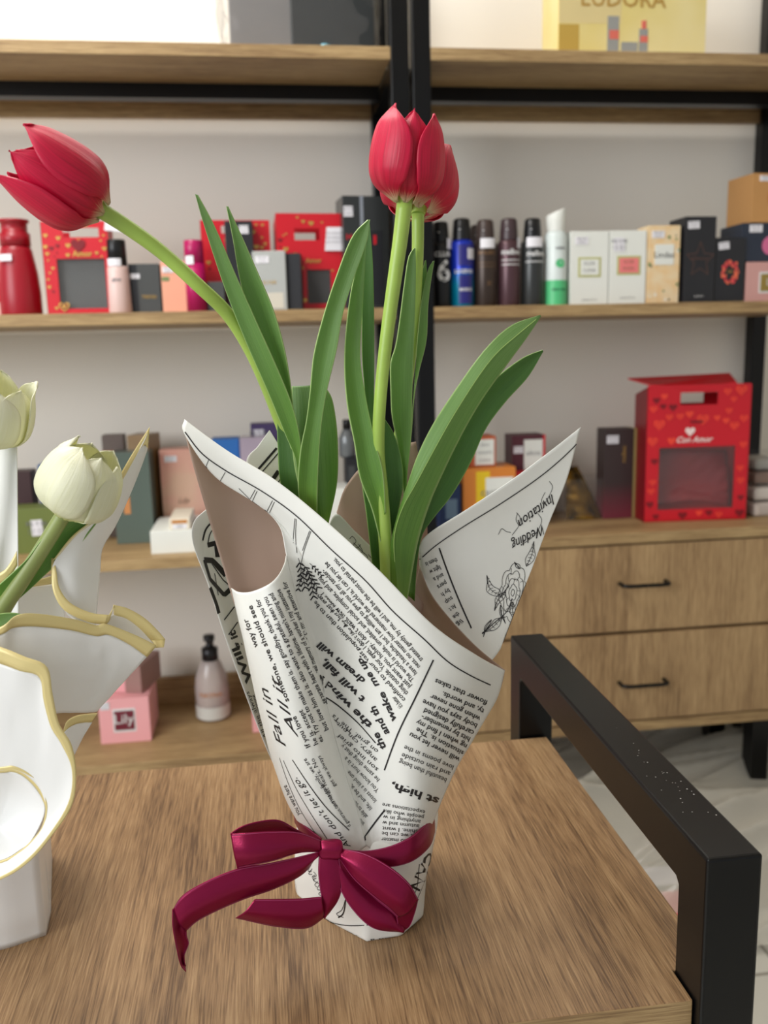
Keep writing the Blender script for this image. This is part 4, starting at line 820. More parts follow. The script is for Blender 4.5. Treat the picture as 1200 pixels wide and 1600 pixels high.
# -- gift bags with a handle hole
def giftbag(label, x0, x1, ytop, Y, z0, dep, rot, win, hole, m, seed, group=None, big=False, logo=None):
    a = at(x0, ytop, Y); c_ = at(x1, ytop, Y); w_ = c_[0]-a[0]; h_ = a[2]-z0
    t_ = thing('gift_bag', label, 'gift bag', ((a[0]+c_[0])/2, Y+dep/2, z0), group)
    r = np.array([math.cos(rot), math.sin(rot), 0]); n_ = np.array([math.sin(rot), -math.cos(rot), 0]); o = np.array([a[0], Y, z0])
    pt = lambda u, v, d=0: o+r*w_*u+UZ*h_*v+n_*d
    def wall(d0, d1, us, vs, skip):
        b = MB()
        for i in range(len(us)-1):
            for j in range(len(vs)-1):
                if any(us[i] >= s_[0]-1e-6 and us[i+1] <= s_[1]+1e-6 and vs[j] >= s_[2]-1e-6 and vs[j+1] <= s_[3]+1e-6 for s_ in skip): continue
                q = [pt(us[i], vs[j], d0), pt(us[i+1], vs[j], d0), pt(us[i+1], vs[j+1], d0), pt(us[i], vs[j+1], d0)]; k = [p-n_*(d0-d1) for p in q]
                b.add(q+k, [(0, 1, 2, 3), (4, 7, 6, 5), (0, 4, 5, 1), (1, 5, 6, 2), (2, 6, 7, 3), (3, 7, 4, 0)])
        return b
    us = sorted({0, 1, win[0], win[1], hole[0], hole[1]}); vs = sorted({0, 1, win[2], win[3], hole[2], hole[3]})
    front = wall(0, -.0012, us, vs, [win, hole])
    vb = sorted({0, .93, hole[2], min(hole[3], .93)}); ub = sorted({0, 1, hole[0], hole[1]})
    wall(-dep, -dep-.0012, ub, vb, [hole]).build('back_panel', m, t_)
    for u_ in (0, 1):
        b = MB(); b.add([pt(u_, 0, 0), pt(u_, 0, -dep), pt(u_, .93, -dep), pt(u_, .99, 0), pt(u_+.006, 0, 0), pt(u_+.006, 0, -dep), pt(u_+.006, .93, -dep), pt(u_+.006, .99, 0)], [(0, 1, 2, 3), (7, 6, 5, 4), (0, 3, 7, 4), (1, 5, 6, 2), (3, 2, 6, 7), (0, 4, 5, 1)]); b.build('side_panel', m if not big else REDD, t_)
    b = MB(); b.add([pt(0, 0, 0), pt(1, 0, 0), pt(1, 0, -dep), pt(0, 0, -dep), pt(0, .01, 0), pt(1, .01, 0), pt(1, .01, -dep), pt(0, .01, -dep)], [(0, 3, 2, 1), (4, 5, 6, 7), (0, 1, 5, 4), (1, 2, 6, 5), (2, 3, 7, 6), (3, 0, 4, 7)]); b.build('bottom_panel', m, t_)
    q = [pt(win[0], win[2], -.0015), pt(win[1], win[2], -.0015), pt(win[1], win[3], -.0015), pt(win[0], win[3], -.0015)]
    MB().add(q+[p-n_*.0003 for p in q], [(0, 1, 2, 3), (4, 7, 6, 5), (0, 4, 5, 1), (1, 5, 6, 2), (2, 6, 7, 3), (3, 7, 4, 0)]).build('window_film', GLS, t_)
    rs = np.random.RandomState(seed); used = []
    for k in range(46 if big else 26):
        for _ in range(60):
            u, v = rs.uniform(.05, .95), rs.uniform(.04, .96); s_ = rs.uniform(.06, .17)*(1 if big else .5)
            m_ = s_*.6
            if all(not (z_[0]-m_ < u < z_[1]+m_ and z_[2]-m_*.7 < v < z_[3]+m_*.7) for z_ in (win, hole, (.3, .72, .5, .7))) and m_ < u < 1-m_ and all(math.hypot(u-a_, (v-c2)*h_/w_) > (s_+d_)*.6 for a_, c2, d_ in used): break
        else: continue
        used.append((u, v, s_)); q_ = rs.rand(); heart(front, pt(u, v, .0004+k*.00003), r, UZ, w_*s_, 1 if q_ < .7 else 2)
        if big and q_ < .5: heart(front, pt(u, v, .0006+k*.00003), r, UZ, w_*s_*.6, 4); heart(front, pt(u, v, .0008+k*.00003), r, UZ, w_*s_*.42, 1)
    if logo: logo(front, pt, r)
    front.build('front_panel', [m, ORNG if big else GOLDT, REDD, col('logo_white', (250, 225, 220)), RED], t_)
    return t_, pt, r, n_, w_, h_
tb, pt, r, n_, w_, h_ = giftbag('large red gift bag with orange hearts and a clear window, standing on the drawer cabinet', 1012, 1168, 603, 1.80, Z3, .075, -.08, (.13,.87,.09,.55), (.32,.68,.855,.945), RED, 5, big=True, logo=lambda b, pt, r: (heart(b, pt(.42, .665, .0022), r, UZ, .022, 3), b.ptext('Con Amor', pt(.47, .585, .0022), r, UZ, .0125, 3, align=1, shear=.4, bold=.02), b.quad(pt(.42, .725, .002), pt(.54, .725, .002), pt(.54, .742, .002), pt(.42, .742, .002), 2)))
MB().add([pt(-.08, 1.04, -.075), pt(.92, 1.06, -.07), pt(.86, 1.0, -.002), pt(.4, .965, .002), pt(.03, 1.0, -.002), pt(-.08, 1.05, -.076), pt(.92, 1.07, -.071), pt(.86, 1.012, -.003), pt(.4, .977, .001), pt(.03, 1.012, -.003)], [(0, 1, 2, 3, 4), (9, 8, 7, 6, 5), (0, 4, 9, 5), (4, 3, 8, 9), (3, 2, 7, 8), (2, 1, 6, 7), (1, 0, 5, 6)]).build('top_flap', RED, tb)
bx = MB(); G_ = Surf([[pt(.1, .1, -.03), pt(.5, .14, -.025), pt(.9, .08, -.03)], [pt(.1, .3, -.04), pt(.5, .28, -.05), pt(.9, .26, -.04)], [pt(.1, .52, -.06), pt(.5, .5, -.05), pt(.9, .5, -.06)]], 30, 30, world=True, rough=.01); bx.sheet(G_, .0005).build('tissue', REDD, tb)

tb, pt, r, n_, w_, h_ = giftbag('red gift bag reading Amor with gold hearts, behind the pink bottle at shelf left', 62, 166, 346, 1.73, Z2, .06, 0, (.2,.93,.06,.6), (.33,.87,.83,.93), RED, 8, logo=lambda b, pt, r: (heart(b, pt(.55, .745, .0016), r, UZ, .026, 2), b.ptext('Amor', pt(.6, .625, .0016), r, UZ, .010, 1, align=1, bold=.03), heart(b, pt(.38, .64, .0016), r, UZ, .008, 1), heart(b, pt(.82, .66, .0016), r, UZ, .007, 1), heart(b, pt(.26, .085, .0016), r, UZ, .02, 1), heart(b, pt(.26, .085, .0020), r, UZ, .014, 2), heart(b, pt(.26, .085, .0024), r, UZ, .008, 1)))
MB().box(pt(.08, 0)[0], pt(.98, 0)[0], 1.745, 1.78, Z2+.002, Z2+h_*.62).build('grey_insert', DG, tb)
MB().quad(pt(.96, .9, .002), pt(1.28, .88, .002), pt(1.3, .98, .002), pt(.98, 1.0, .002)).quad(pt(.96, .9, .0015), pt(.98, 1., .0015), pt(1.3, .98, .0015), pt(1.28, .88, .0015)).build('price_card', STICK, tb)
tb, pt, r, n_, w_, h_ = giftbag('red gift bag half hidden by the two long tulip leaves', 312, 420, 344, 1.80, Z2, .06, .03, (.2,.85,.05,.3), (.3,.7,.86,.94), RED, 11)
tb, pt, r, n_, w_, h_ = giftbag('glossy red gift bag with gold lettering and white card, beside the black plastic bag', 430, 532, 333, 1.79, Z2, .07, .06, (.45,.82,.08,.43), (.28,.67,.73,.85), RED, 14, logo=lambda b, pt, r: b.ptext('Amor', pt(.56, .5, .0014), r, UZ, .009, 1, align=1, bold=.02))
MB().box(pt(.35, 0)[0], pt(.95, 0)[0], 1.81, 1.84, Z2+.002, Z2+h_*.45).build('black_insert', DK, tb)
b = MB(); q = [pt(.74, .62, .003), pt(1.02, .62, .004), pt(1.02, .86, .004), pt(.78, .86, .003)]; b.add(q+[p-n_*.0006 for p in q], [(0, 1, 2, 3), (7, 6, 5, 4), (0, 4, 5, 1), (1, 5, 6, 2), (2, 6, 7, 3), (3, 7, 4, 0)])
for k in range(3): b.ptext('sem conteudo', pt(.89, .79-.045*k, .0055), r, UZ, .004, 1, align=1)
b.build('price_card', [STICK, GREY], tb)

# -- bottles and cans
def bottle(name, label, cat, pxc, Y, z0, H, prof, mats_, group=None):
    """prof: list of (part name, [(r, z) ...], material)"""
    x = at(pxc, 400 if z0 > 1.1 else 800, Y)[0]
    t_ = thing(name, label, cat, (x, Y, z0), group)
    for nm, pr, m in prof: MB().lathe([(0, pr[0][1])]+list(pr)+[(0, pr[-1][1])], (x, Y, z0), n=32).build(nm, m, t_)
    return t_, x
def curved(t_, name, x, Y, z0, R, a0, a1, za, zb, m, off=.0006, txt=None, tm=None, ts=.01, bold=0.02):
    """label wrapped round a can; angles in degrees from straight ahead"""
    A = np.radians(np.linspace(a0, a1, 14)); G = np.array([[[x+(R+off)*math.sin(a_), Y-(R+off)*math.cos(a_), z0+z] for z in (za, zb)] for a_ in A])
    b = MB()
    if m: b.grid(G, 0, True)
    ms = [m or tm]
    if txt:
        if m: ms.append(tm)
        vs, fs = glyphs(txt, 0, bold); wd = vs[:, 0].max(); sc = ts/.7; s_ = vs[:, 0]*sc; arc = math.radians(a1-a0)*R*.86; k = min(1, arc/(wd*sc)); s_ = (s_-wd*sc/2)*k
        an = math.radians((a0+a1)/2)+s_/R; rr = R+off+.0006; zz = z0+(za+zb)/2-ts/2+vs[:, 1]*sc
        b.add(np.stack([x+rr*np.sin(an), Y-rr*np.cos(an), zz], 1), fs, len(ms)-1)
    return b.build(name, ms, t_)
GC = 'spray cans on the middle shelf'
def spray(label, pxc, ytop, r_px, body, cap, Y=1.755, slant=0, shoulder=True):
    p = at(pxc, ytop, Y); x = p[0]; H = p[2]-Z2; R = r_px*Y/F_PX*1.0
    t_ = thing('spray_can', label, 'spray can', (x, Y, Z2), GC)
    zs = H*.76
    MB().lathe([(0, 0), (R*.96, .0005), (R, .003), (R, zs*.93), (R*.93, zs*.97), (R*.76, zs), (0, zs)], (x, Y, Z2), n=32).build('can', body, t_)
    n = 32; a_ = np.linspace(0, 2*math.pi, n, endpoint=False); G = []
    for q in a_:
        tz = H-(1-math.cos(q))*.5*abs(slant)*.02; k1, k2 = (.86, .8) if slant else (.68, .54); tc_ = H-abs(slant)*.008
        G.append([[x+rr*R*math.cos(q), Y+rr*R*math.sin(q), Z2+z] for rr, z in ((.78, zs), (.78, zs+.004), (max(.74, k1), zs+.5*(tz-zs)), (k1, tz-.003), (k2, tz), (0, tc_))])
    b = MB().grid(np.array(G), 0, True, True); cp = b.build('cap', cap, t_)
    MB().lathe([(0, 0), (.002, 0), (.002, .0015), (0, .0015)], (x-R*.3, Y-R*.66, Z2+zs+(H-zs)*.45), n=10).build('nozzle', TXW, cp)
    return t_, x, Y, R, H
CB = col('can_black', (28, 28, 30), rough=.3, metal=.3)
t_, x, Y, R, H = spray('black spray can with a large number 6, first right of the black posts', 688, 347, 16.5, CB, CB)
curved(t_, 'label_print', x, Y, Z2, R, -50, 62, H*.28, H*.58, None, txt='6', tm=TXW, ts=H*.24, bold=.02); curved(t_, 'label_print', x, Y, Z2, R, -50, 50, H*.58, H*.66, None, txt='CLUB', tm=TXW, ts=.009); curved(t_, 'price_sticker', x, Y, Z2, R, 25, 75, H*.68, H*.8, STICK)
def grad_mat():
    m = bpy.data.materials.new('can_blue'); m.use_nodes = True; nt = m.node_tree; p = nt.nodes['Principled BSDF']; p.inputs['Roughness'].default_value = .25; p.inputs['Metallic'].default_value = .3
    tc = nt.nodes.new('ShaderNodeTexCoord'); sp = nt.nodes.new('ShaderNodeSeparateXYZ'); r_ = nt.nodes.new('ShaderNodeValToRGB'); mr = nt.nodes.new('ShaderNodeMapRange'); mr.inputs[2].default_value = .12
    nt.links.new(tc.outputs['Object'], sp.inputs[0]); nt.links.new(sp.outputs['Z'], mr.inputs[0]); nt.links.new(mr.outputs[0], r_.inputs[0]); e = r_.color_ramp.elements
    e[0].color = lin3((0, 126, 160)); e[0].position = .35; e[1].color = lin3((24, 50, 176)); e[1].position = .62; nt.links.new(r_.outputs[0], p.inputs['Base Color']); return m
t_, x, Y, R, H = spray('blue spray can with a black cap', 721, 342, 18.5, grad_mat(), CB)
NV = col('navy_label', (36, 34, 120), rough=.4)
curved(t_, 'front_label', x, Y, Z2, R, -30, 45, H*.47, H*.7, NV); curved(t_, 'front_label', x, Y, Z2, R, -28, 42, H*.04, H*.36, NV, txt='MARINE', tm=TXW, ts=.006); curved(t_, 'label_print', x, Y, Z2, R, -60, 60, H*.37, H*.44, None, txt='LEGEND', tm=TXW, ts=.007); curved(t_, 'price_sticker', x, Y, Z2, R, 15, 62, H*.54, H*.66, STICK)
BR = col('can_brown', (62, 50, 44), rough=.3, metal=.4); BRL = col('bronze_print', (120, 88, 56), rough=.4)
t_, x, Y, R, H = spray('bronze brown spray can with a brown cap', 758, 344, 18, BR, col('cap_brown', (66, 52, 48), rough=.4))
curved(t_, 'label_print', x, Y, Z2, R, -60, 60, H*.58, H*.66, None, txt='MALBEC', tm=BRL, ts=.007); curved(t_, 'price_sticker', x, Y, Z2, R, -38, 38, H*.67, H*.78, STICK); curved(t_, 'label_print', x, Y, Z2, R, -40, 50, H*.12, H*.42, None, txt='X', tm=BRL, ts=.008)
for zq in (.5, .46): curved(t_, 'label_line', x, Y, Z2, R, -50, 55, H*zq, H*(zq+.006), BRL)
PL = col('can_plum', (84, 58, 64), rough=.3, metal=.4)
t_, x, Y, R, H = spray('plum spray can with a plum cap and white print', 795, 342, 18, PL, col('cap_plum', (64, 48, 52), rough=.35))
curved(t_, 'label_print', x, Y, Z2, R, -62, 62, H*.57, H*.67, None, txt='malbec', tm=TXW, ts=.010); curved(t_, 'price_sticker', x, Y, Z2, R, 30, 80, H*.66, H*.78, STICK)
for zq in (.52, .47): curved(t_, 'label_line', x, Y, Z2, R, -50, 55, H*zq, H*(zq+.01), TXW)
t_, x, Y, R, H = spray('charcoal spray can with a rounded black cap and white print', 832, 342, 18, col('can_charcoal', (58, 60, 60), rough=.3, metal=.4), CB)
curved(t_, 'label_print', x, Y, Z2, R, -50, 60, H*.55, H*.65, None, txt='malbec', tm=TXW, ts=.010); curved(t_, 'price_sticker', x, Y, Z2, R, -45, 40, H*.67, H*.78, STICK)
for zq in (.5,): curved(t_, 'label_line', x, Y, Z2, R, -50, 55, H*zq, H*(zq+.01), TXW)
t_, x, Y, R, H = spray('white and green spray can with an angled white cap', 869, 325, 17.5, col('can_white', (222, 232, 230), rough=.3), WH, slant=-.7)
GRN = col('can_green', (86, 196, 130), rough=.35)
b = MB().lathe([(R+.0004, .001), (R+.0004, H*.26)], (x, Y, Z2), n=32); b.build('green_band', GRN, t_)
b = MB(); a_ = np.linspace(0, 2*math.pi, 20, endpoint=False); b.add([(x+(R+.001)*math.sin(.1+.42*math.cos(q)), Y-(R+.001)*math.cos(.1+.42*math.cos(q)), Z2+H*.43+.0085*math.sin(q)) for q in a_], [tuple(range(20))]); b.build('round_emblem', GRN, t_)
curved(t_, 'label_print', x, Y, Z2, R, -35, 50, H*.56, H*.62, None, txt='nativa', tm=GREY, ts=.006); curved(t_, 'label_print', x, Y, Z2, R, -40, 50, H*.14, H*.2, None, txt='aloe vera', tm=col('green_ink', (40, 120, 80)), ts=.006)
# back cans peeking between
t_, x, Y, R, H = spray('second brown capped spray can, standing behind the bronze one', 746, 352, 15, BR, col('cap_brown', (66, 52, 48)), Y=1.86)

# pump and other bottles
RB = col('bottle_red', (158, 20, 38), rough=.35)
Yb_ = 1.76; x = at(26, 400, Yb_)[0]; k = Yb_/F_PX
t_ = thing('shampoo_bottle', 'tall red bottle with a wide red cap at the left end of the middle shelf', 'bottle', (x, Yb_, Z2)); H = at(26, 344, Yb_)[2]-Z2
MB().lathe([(0, 0), (28*k, 0), (29*k, .004), (29*k, H*.25), (27*k, H*.45), (22*k, H*.68), (19*k, H*.74), (0, H*.74)], (x, Yb_, Z2)).build('bottle_body', RB, t_)
MB().lathe([(0, H*.73), (21*k, H*.73), (21*k, H*.86), (18*k, H*.865), (18*k, H*.965), (21*k, H*.975), (21*k, H), (0, H)], (x, Yb_, Z2)).build('cap', RB, t_)
curved(t_, 'price_sticker', x, Yb_, Z2, 28*k, -40, 0, H*.56, H*.63, STICK)
bxo = Box('pink carton with red corner at the far left of the middle shelf', 'box', -40, 9, 384, 1.75, Z2, .05, col('blush', (232, 190, 182)))
bxo.patch('red_print', .3, 1, .2, .5, RED)
Yb_ = 1.74; x = at(182, 400, Yb_)[0]; k = Yb_/F_PX
t_ = thing('lotion_bottle', 'pale pink bottle with a tall black cap in front of the Amor gift bag', 'bottle', (x, Yb_, Z2)); H = at(182, 375, Yb_)[2]-Z2
MB().lathe([(0, 0), (16*k, 0), (17*k, .003), (15.5*k, H*.6), (14.5*k, H*.64), (0, H*.64)], (x, Yb_, Z2)).build('bottle_body', col('pale_pink', (228, 198, 192), rough=.35), t_)
MB().lathe([(0, H*.64), (14.5*k, H*.64), (14*k, H*.985), (13*k, H), (0, H)], (x, Yb_, Z2)).build('cap', CB, t_)
curved(t_, 'price_sticker', x, Yb_, Z2, 15*k, -50, 30, H*.64, H*.74, STICK); curved(t_, 'label_print', x, Yb_, Z2, 16*k, -40, 40, H*.42, H*.5, None, txt='glow', tm=GREY, ts=.006)
q = Box('dark grey carton with small gold emblem behind the black capped bottle', 'box', 200, 248, 412, 1.745, Z2, .05, DG); q.price(.05, .35, .7, .8); q.patch('side_band', 0, .26, 0, .98, DK, .0004); q.text('gold_emblem', 'TREND', .62, .3, .006, GOLDT)
q = Box('peach carton with green leaf print beside the magenta bottle', 'box', 250, 300, 408, 1.745, Z2, .05, PEACH); q.price(.05, .4, .78, .9); q.patch('leaf_print', .02, .25, .62, .7, col('leaf_green', (120, 140, 90)))
Yb_ = 1.75; x = at(303, 400, Yb_)[0]; k = Yb_/F_PX
MAG = col('magenta', (178, 16, 92), rough=.3)
t_ = thing('magenta_bottle', 'magenta cylindrical bottle right of the peach carton', 'bottle', (x, Yb_, Z2)); H = at(303, 376, Yb_)[2]-Z2
MB().lathe([(0, 0), (15*k, 0), (15*k, H*.68), (0, H*.68)], (x, Yb_, Z2)).build('bottle_body', MAG, t_)
MB().lathe([(0, H*.685), (14.5*k, H*.685), (14*k, H*.99), (13*k, H), (0, H)], (x, Yb_, Z2)).build('cap', MAG, t_); curved(t_, 'price_sticker', x, Yb_, Z2, 15*k, -50, 0, H*.66, H*.78, STICK)
q = Box('black carton behind the two long tulip leaves', 'box', 350, 394, 345, 1.76, Z2+.0, .05, DK); q.price(.5, .85, .86, .95)
q = Box('silver grey cellophaned carton with gold emblem and dark side', 'box', 396, 448, 392, 1.735, Z2, .055, col('silver', (190, 192, 188), rough=.25, metal=.3), rot=-.12); q.price(.1, .5, .8, .92); q.text('gold_emblem', 'ELYSEE', .5, .45, .006, GOLDT); q.patch('floral_print', .1, .9, .04, .3, col('floral_grey', (206, 200, 186)))
MB().box(q.xb, q.xb+.028, 1.74, 1.79, Z2, q.z1-.004, rot=-.12).build('dark_sleeve', DK, q.t)
# black plastic bag with box
q = Box('tall black cellophane gift pack with a price sticker and red lettering', 'gift pack', 531, 604, 306, 1.775, Z2, .07, col('pack_black', (46, 48, 48), rough=.22), rot=.1, name='gift_pack'); q.price(.02, .22, .82, .91)
q.patch('grey_ribbon', .38, .45, .35, 1.0, col('ribbon_grey', (140, 146, 156))); q.text('red_logo', 'Humor', .32, .62, .011, RED, bold=.01); q.patch('inner_box', .5, .85, .05, .7, DK, .0005); q.patch('red_print', .66, .72, .58, .66, RED, .001)
q = Box('small dark carton at the foot of the red gift bag', 'box', 322, 350, 440, 1.75, Z2, .04, DG)

# cartons right
def framed(q, u0, u1, v0, v1, mf, mi, txt, tm):
    q.patch('label_frame', u0, u1, v0, v1, mf, .0006); q.patch('label', u0+.06, u1-.06, v0+.03, v1-.03, mi, .0012, txt=txt, tm=tm, ts=.22)
OL = col('olive_line', (190, 190, 130))
q = Box('white carton with a green framed label, left of its pink labelled twin', 'box', 892, 952, 361, 1.74, Z2, .055, WH, rot=.0); framed(q, .2, .8, .38, .65, OL, WH, ['FLOR', 'LUNA'], GREY); q.price(.12, .45, .82, .92); q.text('small_print', 'colonia 75 ml', .5, .06, .004, GREY)
q = Box('white carton with a pink framed label', 'box', 953.5, 1011, 360, 1.74, Z2, .055, WH); framed(q, .2, .85, .4, .66, OL, col('label_pink', (236, 130, 130)), ['FLOR', 'ROSA'], col('label_ink', (150, 110, 80))); q.price(.1, .4, .72, .9); q.text('small_print', 'colonia 75 ml', .5, .08, .004, GREY)
q = Box('cream carton with floral print and a white label square', 'box', 1013, 1064, 352, 1.74, Z2, .055, col('cream_floral', (238, 202, 150), mottle=(236, 214, 176), vscale=40)); q.patch('label', .22, .8, .5, .76, WH, .0012, txt=['Lindas'], tm=INK, ts=.3); q.price(.12, .5, .84, .93)
b = MB(); rs = np.random.RandomState(3)
for k_ in range(34):
    u, v = rs.uniform(.04, .96), rs.uniform(.03, .97)
    if .2 < u < .82 and .18 < v < .8 or (u < .55 and v > .8): continue
    o_ = q.pt(u, v, .0008+k_*.00001); rr = rs.uniform(.0012, .0034); b.add([o_+q.r*rr*math.cos(a_)+UZ*rr*1.3*math.sin(a_) for a_ in np.linspace(0, 6.28, 9)[:-1]], [tuple(range(8))], rs.randint(3))
b.build('flower_print', [col('leaf_green', (120, 140, 90)), col('petal_white', (240, 236, 226)), col('slate_print', (110, 110, 100))], q.t)
q = Box('tall black carton with a copper outlined star', 'box', 1071, 1120, 338, 1.735, Z2, .07, DK, rot=.03); q.price(.08, .44, .86, .945, .05)
COP = col('copper_line', (120, 86, 76), rough=.35, metal=.5); b = MB(); st = []
for i in range(10):
    a_ = math.pi/2+i*math.pi/5; r_ = .031 if i % 2 == 0 else .014; st.append((q.w*.5+r_*math.cos(a_)*.98, q.h*.5+r_*math.sin(a_)*1.12))
for i in range(10):
    (xa, za), (xb_, zb_) = st[i], st[(i+1) % 10]; xa, xb_ = min(max(xa, .001), q.w-.001), min(max(xb_, .001), q.w-.001); d_ = np.array([xb_-xa, zb_-za]); d_ /= np.linalg.norm(d_)+1e-9; n2 = np.array([-d_[1], d_[0]])*.0006
    b.add([q.o+q.r*(p_[0])+UZ*p_[1]+q.n*.001 for p_ in ((xa+n2[0], za+n2[1]), (xb_+n2[0], zb_+n2[1]), (xb_-n2[0], zb_-n2[1]), (xa-n2[0], za-n2[1]))], [(0, 3, 2, 1)])
b.build('star_outline', COP, q.t); q.text('script_print', 'Glamour', .5, .5, .007, COP, shear=.4); q.text('small_print', 'perfume', .5, .07, .004, TXW)
q = Box('small black carton with a ring of coral flowers', 'box', 1119, 1166, 371, 1.74, Z2, .055, DK); q.price(.1, .44, .82, .93, .1)
b = MB(); rs = np.random.RandomState(6)
for k_ in range(46):
    a_ = k_/46*6.28; rr = .0155+rs.uniform(-.004, .0045); o_ = q.pt(.5, .47, .0008+k_*.00001)+q.r*rr*math.cos(a_)*.95+UZ*rr*1.15*math.sin(a_); s2 = rs.uniform(.0018, .0042)
    if abs(o_[0]-q.c[0]) > q.w/2-s2: continue
    b.add([o_+q.r*s2*math.cos(t2)+UZ*s2*math.sin(t2) for t2 in np.linspace(0, 6.28, 8)[:-1]], [tuple(range(7))], rs.randint(3))
b.build('flower_ring', [col('coral', (214, 70, 76)), col('coral_dark', (176, 44, 60)), col('coral_orange', (232, 110, 80))], q.t); q.text('small_print', 'Liz', .5, .46, .007, GOLDT)
q1 = Box('pink carton at the right end of the middle shelf, bottom of its stack', 'box', 1167, 1245, 409, 1.74, Z2, .09, col('blush_foil', (216, 164, 158), rough=.35, metal=.2)); q1.patch('label_frame', .26, .8, .22, .75, TXW); q1.patch('label', .29, .77, .27, .7, col('olive_label', (150, 128, 60)), .0012, txt=['Lily'], tm=TXW, ts=.4)
q2 = Box('navy carton with a pink disc, stacked on the pink carton', 'box', 1161, 1250, 348, 1.745, q1.z1+.0005, .09, col('navy_box', (38, 46, 62))); q2.price(.12, .34, .76, .95)
b = MB(); b.add([q2.pt(.5, .42, .001)+q2.r*.019*math.cos(a_)+UZ*.019*math.sin(a_) for a_ in np.linspace(0, 6.283, 25)[:-1]], [tuple(range(24))]); b.build('pink_disc', col('disc_pink', (206, 104, 146)), q2.t)
q3 = Box('copper gold carton on top of the navy one', 'box', 1172, 1260, 271, 1.75, q2.z1+.0005, .085, col('copper_gold', (206, 154, 96), rough=.3, metal=.35), rot=.1); q3.price(.12, .32, .84, .95); b = MB(); b.add([q3.pt(.45, .52, .001)+q3.r*.02*math.cos(a_)+UZ*.02*math.sin(a_) for a_ in np.linspace(0, 6.283, 25)[:-1]], [tuple(range(24))]); b.build('orange_disc', col('disc_orange', (204, 130, 66)), q3.t)

# -- top shelf
q = Box('gold gift carton printed with silver tubes, on the top shelf', 'gift box', 873, 1107, -60, 1.78, Z1, .1, col('gold_carton', (238, 220, 142), rough=.3, metal=.2, mottle=(242, 228, 168), vscale=8), name='gift_box')
zt = lambda y: (at(990, y, 1.78)[2]-q.z0)/q.h
ut = lambda x_: (x_-873)/234.
q.text('letter_print', 'EUDORA', ut(975), zt(11), .030, GOLDT, bold=.01)
SIL = col('silver_print', (150, 152, 150), rough=.4)
q.patch('tube_print', ut(950), ut(968), 0.01, zt(26), SIL, .0008); q.patch('tube_band', ut(953), ut(968), zt(62), zt(48), col('salmon', (216, 110, 96)), .0012)
q.patch('bottle_print', ut(1000), ut(1014), 0.01, zt(45), SIL, .0008); q.patch('pump_print', ut(1004), ut(1011), zt(45), zt(32), col('salmon', (216, 110, 96)), .0012); q.patch('bottle_band', ut(1002), ut(1014), zt(66), zt(56), col('salmon', (216, 110, 96)), .0012); q.patch('jar_print', ut(972), ut(998), .01, zt(66), SIL, .0008)
q.patch('embossed_panel', 0.005, .42, zt(38), .98, col('gold_light', (236, 218, 160), rough=.3, metal=.3), .0004)
q.patch('embossed_fan', .005, .14, .01, zt(40), col('gold_deep', (206, 172, 84), rough=.3, metal=.3), .0004)
b = MB(); Yc = 1.80; a_ = at(352, 61, Yc); c_ = at(596, 61, Yc)
t_ = thing('wrapped_gift', 'grey and black gift in clear cellophane on the top shelf', 'gift', ((a_[0]+c_[0])/2, Yc+.06, Z1))
MB().box(at(356, 0, Yc)[0], at(460, 0, Yc)[0], Yc, Yc+.1, Z1, Z1+.19).build('grey_box', col('box_grey', (120, 118, 118), rough=.4), t_, bevel=.003)
MB().box(at(452, 0, Yc)[0], at(584, 0, Yc)[0], Yc-.005, Yc+.1, Z1, Z1+.2).build('black_box', col('box_black', (36, 40, 42), rough=.35), t_, bevel=.003)
FILM = bpy.data.materials.new('cellophane'); FILM.use_nodes = True; nt = FILM.node_tree; p_ = nt.nodes['Principled BSDF']; p_.inputs['Roughness'].default_value = .08; p_.inputs['Alpha'].default_value = .13; p_.inputs['Base Color'].default_value = (.25, .25, .25, 1)
def film(name, cx_, cy_, z0, wx, wy, h__, par, seed, amp=.02, m=FILM):
    rs = np.random.RandomState(seed); nu, nv = 70, 40; G = np.zeros((nu, nv, 3)); U = np.linspace(0, 2*math.pi, nu, endpoint=False); ph = rs.uniform(0, 6.28, (10,)); fr = rs.randint(3, 17, 10); fv = rs.uniform(2, 12, 10)
    for j in range(nv):
        v = j/(nv-1)
        for i, a_ in enumerate(U):
            sq = 1/max(abs(math.cos(a_)), abs(math.sin(a_)))**.75
            d = sum(abs(math.sin(fr[k]*a_+fv[k]*v+ph[k])) for k in range(10))/10-.6
            G[i, j] = (cx_+math.cos(a_)*sq*(wx+d*amp*(.4+1.2*v)), cy_+math.sin(a_)*sq*(wy+d*amp*.4*(.4+v)), z0+h__*v)
    return MB().grid(G, 0, True, True).build(name, m, par)
film('cellophane_wrap', (a_[0]+c_[0])/2-.005, Yc+.055, Z1+.0015, .15, .064, .21, t_, 4, .05)
MB().lathe([(0, 0), (.012, 0), (.014, .006), (.008, .012), (0, .013)], (at(506, 0, Yc-.02)[0], Yc-.012, Z1+.018), n=9).build('bow', col('teal_foil', (70, 110, 120), rough=.2, metal=.8), t_)

